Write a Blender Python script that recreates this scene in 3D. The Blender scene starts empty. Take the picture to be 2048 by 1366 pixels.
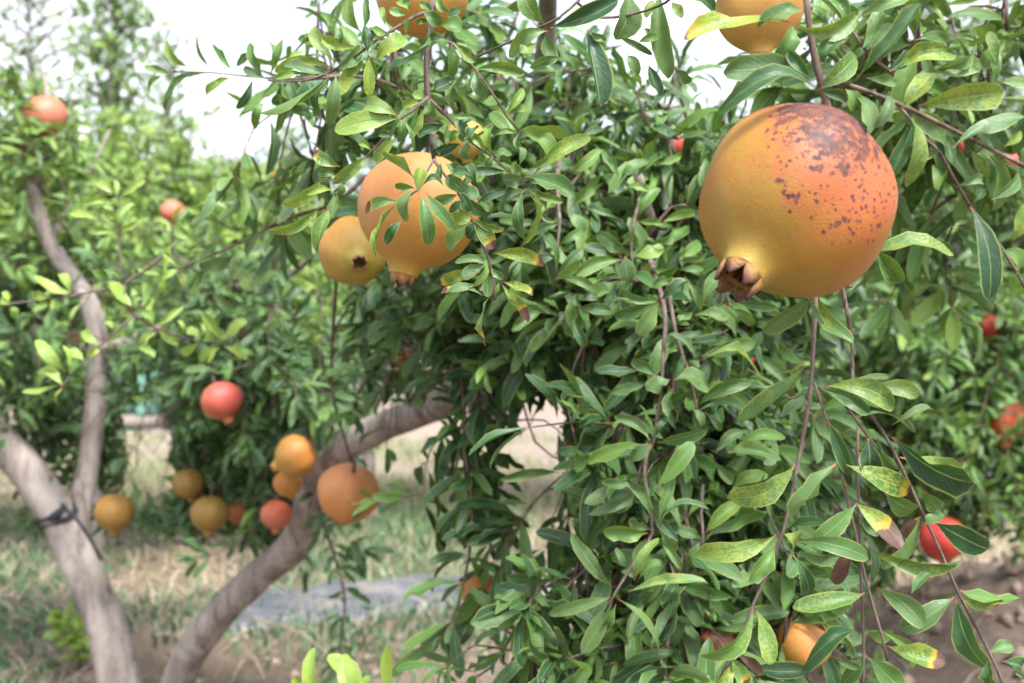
import bpy, math, random
import numpy as np
from mathutils import Vector, Matrix, noise as mnoise

random.seed(7)
rng = np.random.default_rng(11)
scene = bpy.context.scene
col = scene.collection

# ------------------------------------------------------------------ camera
FPX = 2196.0                     # focal length in pixels of the 2048 px wide photograph
CAM = np.array([0.0, 0.0, 0.95])
PITCH = math.radians(1.64)
FWD = np.array([0.0, math.cos(PITCH), -math.sin(PITCH)])
UPV = np.array([0.0, math.sin(PITCH), math.cos(PITCH)])
RGT = np.array([1.0, 0.0, 0.0])
cam_data = bpy.data.cameras.new('camera')
cam_data.sensor_width = 36.0
cam_data.lens = 36.0 * FPX / 2048.0
cam_data.clip_start = 0.01
cam_data.clip_end = 600.0
cam_data.dof.use_dof = True
cam_data.dof.focus_distance = 0.66
cam_data.dof.aperture_fstop = 8.6
cam_data.dof.aperture_blades = 7
cam = bpy.data.objects.new('camera', cam_data)
cam.location = CAM
cam.rotation_euler = (math.radians(90) - PITCH, 0, 0)
col.objects.link(cam)
scene.camera = cam

# ------------------------------------------------------------------ sky, sun, exposure
SUN_EL, SUN_AZ = math.radians(58), math.radians(150)      # behind the camera, to the right, veiled by cloud
world = bpy.data.worlds.new('World'); scene.world = world; world.use_nodes = True
wn = world.node_tree.nodes; wl = world.node_tree.links
wn.clear()
w_out = wn.new('ShaderNodeOutputWorld'); w_bg = wn.new('ShaderNodeBackground')
w_sky = wn.new('ShaderNodeTexSky'); w_sky.sky_type = 'NISHITA'; w_sky.sun_disc = False
w_sky.sun_elevation = SUN_EL; w_sky.sun_rotation = SUN_AZ
w_sky.air_density = 1.0; w_sky.dust_density = 3.5; w_sky.ozone_density = 1.0
w_bw = wn.new('ShaderNodeRGBToBW'); wl.new(w_sky.outputs[0], w_bw.inputs[0])
w_mix = wn.new('ShaderNodeMix'); w_mix.data_type = 'RGBA'
w_tc = wn.new('ShaderNodeTexCoord'); w_no = wn.new('ShaderNodeTexNoise')
w_no.inputs['Scale'].default_value = 3.0; w_no.inputs['Detail'].default_value = 5.0
wl.new(w_tc.outputs['Generated'], w_no.inputs['Vector'])
w_mr = wn.new('ShaderNodeMapRange')
w_mr.inputs['From Min'].default_value = 0.35; w_mr.inputs['From Max'].default_value = 0.65
w_mr.inputs['To Min'].default_value = 0.45; w_mr.inputs['To Max'].default_value = 0.95
wl.new(w_no.outputs['Fac'], w_mr.inputs['Value'])
wl.new(w_mr.outputs[0], w_mix.inputs['Factor'])
wl.new(w_sky.outputs[0], w_mix.inputs['A'])
w_gain = wn.new('ShaderNodeMix'); w_gain.data_type = 'RGBA'; w_gain.blend_type = 'MULTIPLY'
w_gain.inputs['Factor'].default_value = 1.0
wl.new(w_bw.outputs[0], w_gain.inputs['A']); w_gain.inputs['B'].default_value = (1.52, 1.57, 1.68, 1)
wl.new(w_gain.outputs['Result'], w_mix.inputs['B'])
wl.new(w_mix.outputs['Result'], w_bg.inputs['Color'])
w_bg.inputs['Strength'].default_value = 0.088
wl.new(w_bg.outputs[0], w_out.inputs['Surface'])

sun_data = bpy.data.lights.new('sun', 'SUN')
sun_data.energy = 1.5; sun_data.angle = math.radians(13); sun_data.color = (1.0, 0.985, 0.96)
sun = bpy.data.objects.new('sun', sun_data)
sdir = Vector((math.sin(SUN_AZ) * math.cos(SUN_EL), math.cos(SUN_AZ) * math.cos(SUN_EL), math.sin(SUN_EL)))
sun.rotation_euler = sdir.to_track_quat('Z', 'Y').to_euler()
sun.location = sdir * 20
col.objects.link(sun)
vs = scene.view_settings
vs.view_transform = 'Standard'; vs.look = 'None'; vs.gamma = 1.0; vs.exposure = 2.24
vs.use_curve_mapping = False
cy = scene.cycles
cy.use_denoising = True
cy.max_bounces = 7; cy.diffuse_bounces = 4; cy.glossy_bounces = 2; cy.transmission_bounces = 4
cy.transparent_max_bounces = 4
cy.caustics_reflective = False; cy.caustics_refractive = False
cy.sample_clamp_indirect = 6.0

# ------------------------------------------------------------------ helpers
def P(px, py, d):
    """world point seen at photo pixel (px, py), d metres in front of the camera"""
    return CAM + FWD * d + RGT * ((px - 1024.0) / FPX * d) + UPV * ((683.0 - py) / FPX * d)
def proj(p):
    v = np.asarray(p) - CAM
    d = v @ FWD
    return 1024 + (v @ RGT) / d * FPX, 683 - (v @ UPV) / d * FPX, d
def unit(v):
    v = np.asarray(v, float)
    n = np.linalg.norm(v, axis=-1, keepdims=True)
    return v / np.maximum(n, 1e-9)
def V(v): return Vector((float(v[0]), float(v[1]), float(v[2])))

def mesh_np(name, verts, quads, mat, uv=None, lc=None, smooth=True, tris=None):
    verts = np.asarray(verts, np.float32).reshape(-1, 3)
    me = bpy.data.meshes.new(name)
    parts = []
    starts = []
    n = 0
    if quads is not None and len(quads):
        q = np.asarray(quads, np.int32).reshape(-1, 4); parts.append(q.ravel())
        starts.append(np.arange(len(q), dtype=np.int32) * 4); n = len(q) * 4
    if tris is not None and len(tris):
        t = np.asarray(tris, np.int32).reshape(-1, 3); parts.append(t.ravel())
        starts.append(np.arange(len(t), dtype=np.int32) * 3 + n)
    li = np.concatenate(parts); ls = np.concatenate(starts)
    me.vertices.add(len(verts)); me.vertices.foreach_set('co', verts.ravel())
    me.loops.add(len(li)); me.loops.foreach_set('vertex_index', li)
    me.polygons.add(len(ls)); me.polygons.foreach_set('loop_start', ls)
    if uv is not None:
        ul = me.uv_layers.new(name='uv')
        ul.data.foreach_set('uv', np.asarray(uv, np.float32).reshape(-1, 2)[li].ravel())
    if lc is not None:
        a = me.attributes.new('lc', 'FLOAT_COLOR', 'POINT')
        a.data.foreach_set('color', np.asarray(lc, np.float32).ravel())
    me.update(calc_edges=True)
    if smooth:
        me.polygons.foreach_set('use_smooth', np.ones(len(ls), bool))
    if mat: me.materials.append(mat)
    return me
def add(name, me, parent=None, loc=(0, 0, 0), ploc=(0, 0, 0)):
    """link one object; loc is a world position, ploc the world position of its parent's origin"""
    o = bpy.data.objects.new(name, me); col.objects.link(o)
    o.location = (loc[0] - ploc[0], loc[1] - ploc[1], loc[2] - ploc[2])
    if parent: o.parent = parent
    return o
def tag(o, label, cat, group=None, kind=None):
    if label: o['label'] = label
    if cat: o['category'] = cat
    if group: o['group'] = group
    if kind: o['kind'] = kind
    return o

def smooth_path(pts, step):
    """Catmull-Rom through rows of (x, y, z, r...), resampled about every step metres"""
    p = np.asarray(pts, float)
    if len(p) < 2: return p
    e = np.vstack([2 * p[0] - p[1], p, 2 * p[-1] - p[-2]])
    out = []
    for i in range(1, len(e) - 2):
        n = max(2, int(np.linalg.norm(e[i + 1][:3] - e[i][:3]) / step))
        t = np.linspace(0, 1, n, endpoint=False)[:, None]
        a, b, c, d = e[i - 1], e[i], e[i + 1], e[i + 2]
        out.append(0.5 * (2 * b + (c - a) * t + (2 * a - 5 * b + 4 * c - d) * t ** 2 + (3 * b - a - 3 * c + d) * t ** 3))
    out.append(p[-1:])
    return np.vstack(out)
def tube_arrays(path, radii, sides, rough=0.0, seed=0.0):
    path = np.asarray(path, float); n = len(path)
    tan = unit(np.gradient(path, axis=0))
    ref = np.array([0.31, 0.17, 0.93])
    u = unit(np.cross(tan, ref)); w = unit(np.cross(tan, u))
    for i in range(1, n):                                   # keep the frame from flipping
        a = u[i - 1] - tan[i] * (u[i - 1] @ tan[i]); u[i] = a / max(np.linalg.norm(a), 1e-9)
        w[i] = np.cross(tan[i], u[i])
    ang = np.linspace(0, 2 * math.pi, sides, endpoint=False)
    r = np.asarray(radii, float)[:, None] * np.ones((1, sides))
    if rough:
        s = np.arange(n)[:, None]
        L = np.concatenate([[0], np.cumsum(np.linalg.norm(np.diff(path, axis=0), axis=1))])[:, None]
        k = 1.0 / max(float(np.mean(radii)), 1e-4)
        r = r * (1 + rough * (0.5 * np.sin(ang * 2 + L * k * 0.35 + seed) + 0.4 * np.sin(ang * 3 - L * k * 0.8 + seed * 2)
                              + 0.35 * np.sin(ang * 5 + L * k * 1.7 + seed * 3) + 0.5 * np.sin(L * k * 0.9 + seed * 5)
                              + 0.3 * rng.standard_normal((n, sides)) * 0.5))
    v = path[:, None, :] + r[..., None] * (np.cos(ang)[None, :, None] * u[:, None, :] + np.sin(ang)[None, :, None] * w[:, None, :])
    v = v.reshape(-1, 3)
    i = np.arange(n - 1)[:, None] * sides; j = np.arange(sides)[None, :]; j2 = (j + 1) % sides
    q = np.stack([i + j, i + j2, i + sides + j2, i + sides + j], -1).reshape(-1, 4)
    v = np.vstack([v, path[:1], path[-1:]])
    b0, b1 = n * sides, n * sides + 1
    jj = np.arange(sides); k2 = (jj + 1) % sides
    t = np.vstack([np.stack([np.full(sides, b0), k2, jj], -1),
                   np.stack([np.full(sides, b1), (n - 1) * sides + jj, (n - 1) * sides + k2], -1)])
    return v, q, t
class Joined:
    def __init__(self): self.v = []; self.q = []; self.t = []; self.n = 0
    def put(self, v, q=None, t=None):
        self.v.append(v)
        if q is not None: self.q.append(np.asarray(q) + self.n)
        if t is not None: self.t.append(np.asarray(t) + self.n)
        self.n += len(v)
    def mesh(self, name, mat, origin=(0, 0, 0), smooth=True):
        return mesh_np(name, np.vstack(self.v) - np.asarray(origin), np.vstack(self.q) if self.q else None, mat,
                       smooth=smooth, tris=np.vstack(self.t) if self.t else None)

# ------------------------------------------------------------------ materials
def new_mat(name):
    m = bpy.data.materials.new(name); m.use_nodes = True
    n = m.node_tree.nodes; n.clear()
    out = n.new('ShaderNodeOutputMaterial')
    return m, n, m.node_tree.links, out
class NT:
    """short-hand for node trees"""
    def __init__(self, n, l): self.n = n; self.l = l
    def _in(self, sock, v):
        if hasattr(v, 'is_linked'): self.l.new(v, sock)
        else: sock.default_value = v
    def math(self, op, a, b=0.0, c=None, clamp=False):
        x = self.n.new('ShaderNodeMath'); x.operation = op; x.use_clamp = clamp
        self._in(x.inputs[0], a); self._in(x.inputs[1], b)
        if c is not None: self._in(x.inputs[2], c)
        return x.outputs[0]
    def mix(self, f, a, b, blend='MIX'):
        x = self.n.new('ShaderNodeMix'); x.data_type = 'RGBA'; x.blend_type = blend
        self._in(x.inputs['Factor'], f); self._in(x.inputs['A'], a if hasattr(a, 'is_linked') else (*a, 1)); self._in(x.inputs['B'], b if hasattr(b, 'is_linked') else (*b, 1))
        return x.outputs['Result']
    def noise(self, vec, scale, detail=3.0, rough=0.55, dist=0.0):
        x = self.n.new('ShaderNodeTexNoise'); x.inputs['Scale'].default_value = scale
        x.inputs['Detail'].default_value = detail; x.inputs['Roughness'].default_value = rough
        x.inputs['Distortion'].default_value = dist
        self.l.new(vec, x.inputs['Vector']); return x.outputs['Fac']
    def voro(self, vec, scale, feat='F1'):
        x = self.n.new('ShaderNodeTexVoronoi'); x.feature = feat; x.inputs['Scale'].default_value = scale
        self.l.new(vec, x.inputs['Vector']); return x.outputs['Distance']
    def rng(self, v, a, b, lo=0.0, hi=1.0, smooth=True):
        x = self.n.new('ShaderNodeMapRange'); x.interpolation_type = 'SMOOTHSTEP' if smooth else 'LINEAR'
        self._in(x.inputs['Value'], v)
        for k, q in (('From Min', a), ('From Max', b), ('To Min', lo), ('To Max', hi)): self._in(x.inputs[k], q)
        return x.outputs[0]
    def ramp(self, f, stops):
        x = self.n.new('ShaderNodeValToRGB'); r = x.color_ramp
        while len(r.elements) < len(stops): r.elements.new(0.5)
        for e, (p, c) in zip(r.elements, stops): e.position = p; e.color = (*c, 1)
        self._in(x.inputs[0], f); return x.outputs[0]
    def obj(self): return self.n.new('ShaderNodeTexCoord').outputs['Object']
    def scale(self, vec, s):
        x = self.n.new('ShaderNodeMapping'); x.inputs['Scale'].default_value = s
        self.l.new(vec, x.inputs['Vector']); return x.outputs[0]
    def bump(self, h, strength, dist):
        x = self.n.new('ShaderNodeBump'); x.inputs['Strength'].default_value = strength; x.inputs['Distance'].default_value = dist
        self.l.new(h, x.inputs['Height']); return x.outputs[0]
    def bsdf(self, color, rough=0.5, spec=0.5, normal=None, **kw):
        x = self.n.new('ShaderNodeBsdfPrincipled')
        self._in(x.inputs['Base Color'], color if hasattr(color, 'is_linked') else (*color, 1))
        self._in(x.inputs['Roughness'], rough); self._in(x.inputs['Specular IOR Level'], spec)
        if normal is not None: self.l.new(normal, x.inputs['Normal'])
        for k, q in kw.items(): self._in(x.inputs[k.replace('_', ' ')], q)
        return x.outputs[0]

def leaf_material():
    m, n, l, out = new_mat('pomegranate_leaf'); T = NT(n, l)
    a = n.new('ShaderNodeAttribute'); a.attribute_name = 'lc'
    s = n.new('ShaderNodeSeparateColor'); l.new(a.outputs['Color'], s.inputs[0])
    yel, brn, rnd, pale = s.outputs[0], s.outputs[1], s.outputs[2], a.outputs['Alpha']
    uvn = n.new('ShaderNodeUVMap'); uvn.uv_map = 'uv'
    sx = n.new('ShaderNodeSeparateXYZ'); l.new(uvn.outputs[0], sx.inputs[0])
    u = T.math('ABSOLUTE', T.math('SUBTRACT', sx.outputs[0], 0.5)); v = sx.outputs[1]      # 0 midrib .. 0.5 margin, 0 base .. 1 tip
    co = T.obj()
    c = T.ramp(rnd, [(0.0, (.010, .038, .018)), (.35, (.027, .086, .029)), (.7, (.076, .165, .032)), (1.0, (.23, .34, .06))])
    big = T.noise(co, 55.0, 3.0)
    c = T.mix(T.rng(big, .3, .75, 0, .45), c, T.mix(1.0, c, (1.5, 1.35, .9), 'MULTIPLY'))
    # speckled yellowing between the veins
    spk = T.noise(co, 620.0, 2.0, .6); area = T.noise(co, 90.0, 2.0)
    thr = T.math('ADD', T.math('MULTIPLY', spk, .65), T.math('MULTIPLY', area, .5))
    ym = T.rng(thr, T.math('SUBTRACT', .80, T.math('MULTIPLY', yel, .42)), T.math('SUBTRACT', .98, T.math('MULTIPLY', yel, .42)))
    c = T.mix(T.math('MULTIPLY', ym, T.math('MULTIPLY', yel, .85, clamp=True)), c, (.27, .31, .025))
    # dusty pale bloom
    dust = T.noise(co, 160.0, 4.0, .65)
    c = T.mix(T.math('MULTIPLY', pale, T.rng(dust, .25, .7, .35, .85)), c, (.135, .195, .10))
    # veins
    ph = T.math('SUBTRACT', T.math('MULTIPLY', v, 62.0), T.math('MULTIPLY', u, 42.0))
    vein = T.math('MULTIPLY', T.rng(T.math('SINE', ph), .80, 1.0, 0, .26), T.rng(area, .35, .65))
    c = T.mix(vein, c, (.15, .22, .07))
    rib = T.rng(u, .012, .04, .75, 0)
    c = T.mix(rib, c, (.20, .28, .09))
    edge = T.rng(u, .43, .485, 0, .8)
    c = T.mix(edge, c, (.27, .31, .08))
    # scorched tips with a yellow front
    wob = T.math('MULTIPLY', T.math('SUBTRACT', T.noise(co, 110.0, 2.0), .5), .35)
    tp = T.math('ADD', T.math('SUBTRACT', v, T.math('SUBTRACT', 1.0, brn)), T.math('MULTIPLY', wob, T.rng(brn, 0, .1)))
    has = T.rng(brn, .005, .03)
    c = T.mix(T.math('MULTIPLY', has, T.rng(tp, -.16, -.02)), c, (.36, .27, .03))
    c = T.mix(T.math('MULTIPLY', has, T.rng(tp, -.02, .03)), c, T.mix(dust, (.045, .022, .018), (.16, .085, .06)))
    # pink petiole
    c = T.mix(T.rng(v, .03, .075, .85, 0), c, (.36, .10, .07))
    g = n.new('ShaderNodeNewGeometry')
    c = T.mix(T.math('MULTIPLY', g.outputs['Backfacing'], .5), c, (.12, .18, .075))
    h = T.math('ADD', T.math('MULTIPLY', rib, -.8), T.math('ADD', T.math('MULTIPLY', vein, -.9), T.math('MULTIPLY', spk, .25)))
    nb = T.bump(T.math('ADD', h, T.math('MULTIPLY', area, 1.6)), .55, .0012)
    p = T.bsdf(c, T.rng(dust, .2, .8, .38, .56), .42, nb)
    t = n.new('ShaderNodeBsdfTranslucent'); l.new(T.mix(1.0, c, (1.45, 1.5, .6), 'MULTIPLY'), t.inputs[0])
    x = n.new('ShaderNodeMixShader'); x.inputs[0].default_value = .22
    l.new(p, x.inputs[1]); l.new(t.outputs[0], x.inputs[2]); l.new(x.outputs[0], out.inputs[0])
    return m
M_LEAF = leaf_material()

def bark_material(name, c1, c2, c3, fine):
    m, n, l, out = new_mat(name); T = NT(n, l); co = T.obj()
    st = T.scale(co, (1, 1, .22))
    a = T.noise(st, 26.0 * fine, 6.0, .68, .4); b = T.noise(co, 7.0 * fine, 4.0); f = T.noise(co, 150.0 * fine, 3.0, .7)
    c = T.mix(T.rng(a, .32, .68), c1, c2)
    c = T.mix(T.rng(b, .52, .72, 0, .55), c, c3)
    len_ = T.voro(T.scale(co, (1, 1, 2.3)), 55.0 * fine)
    spot = T.rng(len_, .07, .16, .6, 0)
    c = T.mix(spot, c, tuple(x * .45 for x in c1))
    crack = T.rng(T.noise(T.scale(co, (1, 1, .12)), 42.0 * fine, 4.0, .6, .8), .60, .68, 0, .6)
    c = T.mix(crack, c, tuple(x * .4 for x in c1))
    c = T.mix(.3, c, T.mix(1.0, c, T.ramp(f, [(.3, (.5, .5, .5)), (.7, (1.4, 1.4, 1.4))]), 'MULTIPLY'))
    h = T.math('ADD', T.math('MULTIPLY', a, 1.0), T.math('SUBTRACT', T.math('MULTIPLY', f, .35), T.math('ADD', T.math('MULTIPLY', crack, .9), T.math('MULTIPLY', spot, .5))))
    l.new(T.bsdf(c, .85, .2, T.bump(h, .8, .006 / fine)), out.inputs[0])
    return m
M_BARK = bark_material('grey_brown_bark', (.15, .125, .11), (.35, .30, .265), (.47, .43, .39), 1.0)
M_TWIG = bark_material('twig_bark', (.075, .050, .042), (.165, .120, .100), (.26, .22, .20), 6.0)

def fruit_material(name, ca, cb, blush, bdir, bamt=.6, scab=0.0, sdir=(0, 0, 1), tdir=(0, 0, 1), speck=.5, green=.25):
    """rind: ca near the crown end, cb elsewhere, a blush on the side that saw the sun, scab spots on the big one"""
    m, n, l, out = new_mat(name); T = NT(n, l); co = T.obj()
    sx = n.new('ShaderNodeSeparateXYZ'); l.new(co, sx.inputs[0])
    def dot(d):
        x = n.new('ShaderNodeVectorMath'); x.operation = 'DOT_PRODUCT'; l.new(co, x.inputs[0]); x.inputs[1].default_value = d
        return x.outputs['Value']
    lo = T.noise(co, 1.6, 3.0, .5, .3); mid = T.noise(co, 5.0, 4.0, .6)
    c = T.mix(T.rng(T.math('ADD', T.math('MULTIPLY', lo, 1.2), T.math('MULTIPLY', sx.outputs[2], .35)), .3, 1.0), cb, ca)
    c = T.mix(T.math('MULTIPLY', T.rng(T.math('ADD', sx.outputs[2], T.math('MULTIPLY', lo, .6)), .75, 1.35), green), c, (.25, .215, .034))
    bl = T.rng(T.math('ADD', dot(bdir), T.math('MULTIPLY', T.math('SUBTRACT', lo, .5), 1.4)), .05, .95, 0, bamt)
    c = T.mix(bl, c, blush)
    # meridian streaks
    ang = T.math('ARCTAN2', sx.outputs[1], sx.outputs[0])
    stv = n.new('ShaderNodeCombineXYZ'); l.new(T.math('MULTIPLY', ang, 6.0), stv.inputs[0]); l.new(sx.outputs[2], stv.inputs[2])
    stk = T.noise(stv.outputs[0], 2.2, 3.0)
    c = T.mix(T.rng(stk, .4, .75, 0, .22), c, T.mix(1.0, c, (1.18, .86, .7), 'MULTIPLY'))
    c = T.mix(T.rng(mid, .42, .75, 0, .55), c, T.mix(1.0, c, (1.18, 1.22, 1.6), 'MULTIPLY'))
    c = T.mix(T.rng(T.noise(co, 11.0, 5.0, .7, .5), .52, .72, 0, .35), c, T.mix(1.0, c, (.86, .70, .6), 'MULTIPLY'))
    # tiny brown lenticels
    vd = T.voro(co, 21.0); vn = T.noise(co, 3.1, 2.0)
    dotm = T.math('MULTIPLY', T.rng(vd, .06, .13, 1, 0), T.rng(vn, .5, .6, 0, speck))
    c = T.mix(dotm, c, (.16, .06, .03))
    vd2 = T.voro(T.scale(co, (1.0, 1.0, 1.4)), 23.0)
    c = T.mix(T.math('MULTIPLY', T.rng(vd2, .05, .10, .5, 0), T.rng(mid, .5, .62)), c, (.72, .52, .33))
    rough = .5
    if scab:
        msk = T.rng(T.math('ADD', dot(sdir), T.math('MULTIPLY', T.math('SUBTRACT', mid, .5), .9)), .42, .86)
        c = T.mix(T.math('MULTIPLY', msk, .72), c, (.33, .075, .032))
        wv = n.new('ShaderNodeVectorMath'); wv.operation = 'ADD'; l.new(co, wv.inputs[0])
        nz = n.new('ShaderNodeTexNoise'); nz.inputs['Scale'].default_value = 9.0; l.new(co, nz.inputs['Vector'])
        sc_ = n.new('ShaderNodeVectorMath'); sc_.operation = 'SCALE'; l.new(nz.outputs['Color'], sc_.inputs[0]); sc_.inputs['Scale'].default_value = .10
        l.new(sc_.outputs[0], wv.inputs[1])
        w = wv.outputs[0]
        spots = T.rng(T.math('ADD', T.voro(w, 15.0), T.math('MULTIPLY', T.math('SUBTRACT', T.noise(co, 6.0, 3.0, .6), .5), -1.25)), .24, .31, 1, 0)
        core = T.rng(T.math('ADD', dot(tdir), T.math('MULTIPLY', T.math('SUBTRACT', mid, .5), .7)), .66, 1.0)
        blot = T.rng(T.math('ADD', T.noise(w, 10.0, 6.0, .75), T.math('MULTIPLY', core, .32)), .62, .78)
        sm = T.math('MULTIPLY', T.math('MAXIMUM', spots, blot), T.rng(msk, .12, .5), clamp=True)
        c = T.mix(T.math('MULTIPLY', sm, T.rng(T.noise(co, 14.0, 3.0), .3, .7, scab * .75, scab * 1.1)), c, T.mix(core, (.055, .020, .026), (.026, .015, .018)))
        grey = T.math('MULTIPLY', T.rng(T.noise(w, 11.0, 5.0, .75), .60, .68), T.rng(core, .55, .9, 0, .75))
        c = T.mix(grey, c, (.20, .14, .12))
        rough = T.math('ADD', .47, T.math('MULTIPLY', sm, .2))
    h = T.math('ADD', T.math('MULTIPLY', T.noise(co, 55.0, 3.0), .6), T.math('ADD', T.math('MULTIPLY', lo, .8), T.math('MULTIPLY', dotm, -.8)))
    l.new(T.bsdf(c, rough, .36, T.bump(h, .22, .006), Coat_Weight=.10, Coat_Roughness=.42), out.inputs[0])
    return m
def crown_material(ca):
    m, n, l, out = new_mat('calyx'); T = NT(n, l); co = T.obj()
    sx = n.new('ShaderNodeSeparateXYZ'); l.new(co, sx.inputs[0])
    no = T.noise(co, 9.0, 4.0)
    z = T.math('ADD', sx.outputs[2], T.math('MULTIPLY', T.math('SUBTRACT', no, .5), .25))
    c = T.ramp(T.rng(z, .86, 1.40, smooth=False), [(0, ca), (.40, tuple(x * .95 for x in ca)), (.56, (.26, .14, .05)), (.75, (.095, .038, .03)), (1, (.045, .02, .02))])
    c = T.mix(T.rng(T.noise(co, 24.0, 3.0), .6, .7, 0, .6), c, (.10, .04, .03))
    l.new(T.bsdf(c, .6, .3, T.bump(no, .25, .01)), out.inputs[0]); return m
def flat_mat(name, c, rough=.8, spec=.3, var=.3, sc=30.0):
    m, n, l, out = new_mat(name); T = NT(n, l); co = T.obj(); a = T.noise(co, sc, 4.0)
    cc = T.mix(T.rng(a, .3, .7), tuple(x * (1 - var) for x in c), tuple(min(1, x * (1 + var)) for x in c))
    l.new(T.bsdf(cc, rough, spec, T.bump(a, .3, .004)), out.inputs[0]); return m
M_STAMEN = flat_mat('dried_stamens', (.05, .026, .018), .9, .1)

# ------------------------------------------------------------------ leaves
def leaf_grid(base, tip, width, nrm, bow, curl, droop, fold, wave, ns, na):
    """N leaf blades as curved grids; all arguments are arrays over N. Returns verts (N, ns*na, 3) and uv"""
    base = np.asarray(base, float); tip = np.asarray(tip, float)
    N = len(base)
    ax = tip - base; L = np.linalg.norm(ax, axis=1); d = ax / np.maximum(L, 1e-9)[:, None]
    nn = unit(nrm - d * np.sum(nrm * d, axis=1, keepdims=True))
    sd = np.cross(d, nn)
    t = {9: np.array([0, .06, .17, .32, .50, .68, .84, .95, 1.]), 7: np.array([0, .08, .27, .50, .73, .92, 1.]), 6: np.array([0, .08, .32, .62, .90, 1.]), 5: np.array([0, .2, .55, .88, 1.])}[ns]
    prof = np.interp(t, [0, .05, .10, .2, .35, .5, .65, .78, .88, .95, 1.], [.07, .08, .18, .44, .78, .95, 1., .96, .82, .57, .10])
    s = np.linspace(-1, 1, na)
    arc = 4 * t * (1 - t)
    mid = (base[:, None, :] + ax[:, None, :] * t[None, :, None]
           + (bow * L)[:, None, None] * arc[None, :, None] * sd[:, None, :]
           + (curl * L)[:, None, None] * arc[None, :, None] * nn[:, None, :]
           - (droop * L)[:, None, None] * (t ** 3)[None, :, None] * nn[:, None, :])
    hw = (width / 2)[:, None] * prof[None, :]
    ph = rng.uniform(0, 6.28, (N, 1)); fr = rng.uniform(8, 13, (N, 1)); tw = rng.normal(0, .8, (N, 1))
    wv = wave[:, None] * np.sin(t[None, :] * fr + ph)
    roll = tw * (t[None, :] - .35)
    sgn = np.sign(s)[None, None, :]
    off_s = hw[:, :, None] * s[None, None, :] * np.cos(fold)[:, None, None]
    off_n = hw[:, :, None] * (np.abs(s)[None, None, :] ** 1.3 * np.sin(fold)[:, None, None]
                              + np.abs(s)[None, None, :] ** 1.5 * (wv[:, :, None] * (0.8 + .5 * sgn * np.cos(ph)[:, :, None])))
    a = off_s * np.cos(roll)[:, :, None] - off_n * np.sin(roll)[:, :, None]
    b = off_s * np.sin(roll)[:, :, None] + off_n * np.cos(roll)[:, :, None]
    v = mid[:, :, None, :] + a[..., None] * sd[:, None, None, :] + b[..., None] * nn[:, None, None, :]
    uv = np.empty((N, ns, na, 2)); uv[..., 0] = (s * .5 + .5)[None, None, :]; uv[..., 1] = t[None, :, None]
    return v.reshape(N, ns * na, 3), uv.reshape(N, ns * na, 2)
def grid_quads(ns, na):
    i = np.arange(ns - 1)[:, None] * na; j = np.arange(na - 1)[None, :]
    return np.stack([i + j, i + j + 1, i + na + j + 1, i + na + j], -1).reshape(-1, 4)

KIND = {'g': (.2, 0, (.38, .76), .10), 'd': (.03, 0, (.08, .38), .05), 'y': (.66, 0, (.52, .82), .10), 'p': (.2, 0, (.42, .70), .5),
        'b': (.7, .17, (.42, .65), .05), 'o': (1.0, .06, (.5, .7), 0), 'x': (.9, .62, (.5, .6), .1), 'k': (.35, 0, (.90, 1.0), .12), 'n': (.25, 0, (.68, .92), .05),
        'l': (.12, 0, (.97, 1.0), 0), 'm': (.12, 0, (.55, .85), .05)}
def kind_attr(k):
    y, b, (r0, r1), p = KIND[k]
    return (max(0, y + random.uniform(-.12, .12)), b * random.choice((.3, .7, 1.1, 1.6)) * random.uniform(.8, 1.2), random.uniform(r0, r1), max(0, p + random.uniform(-.1, .12)))

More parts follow.
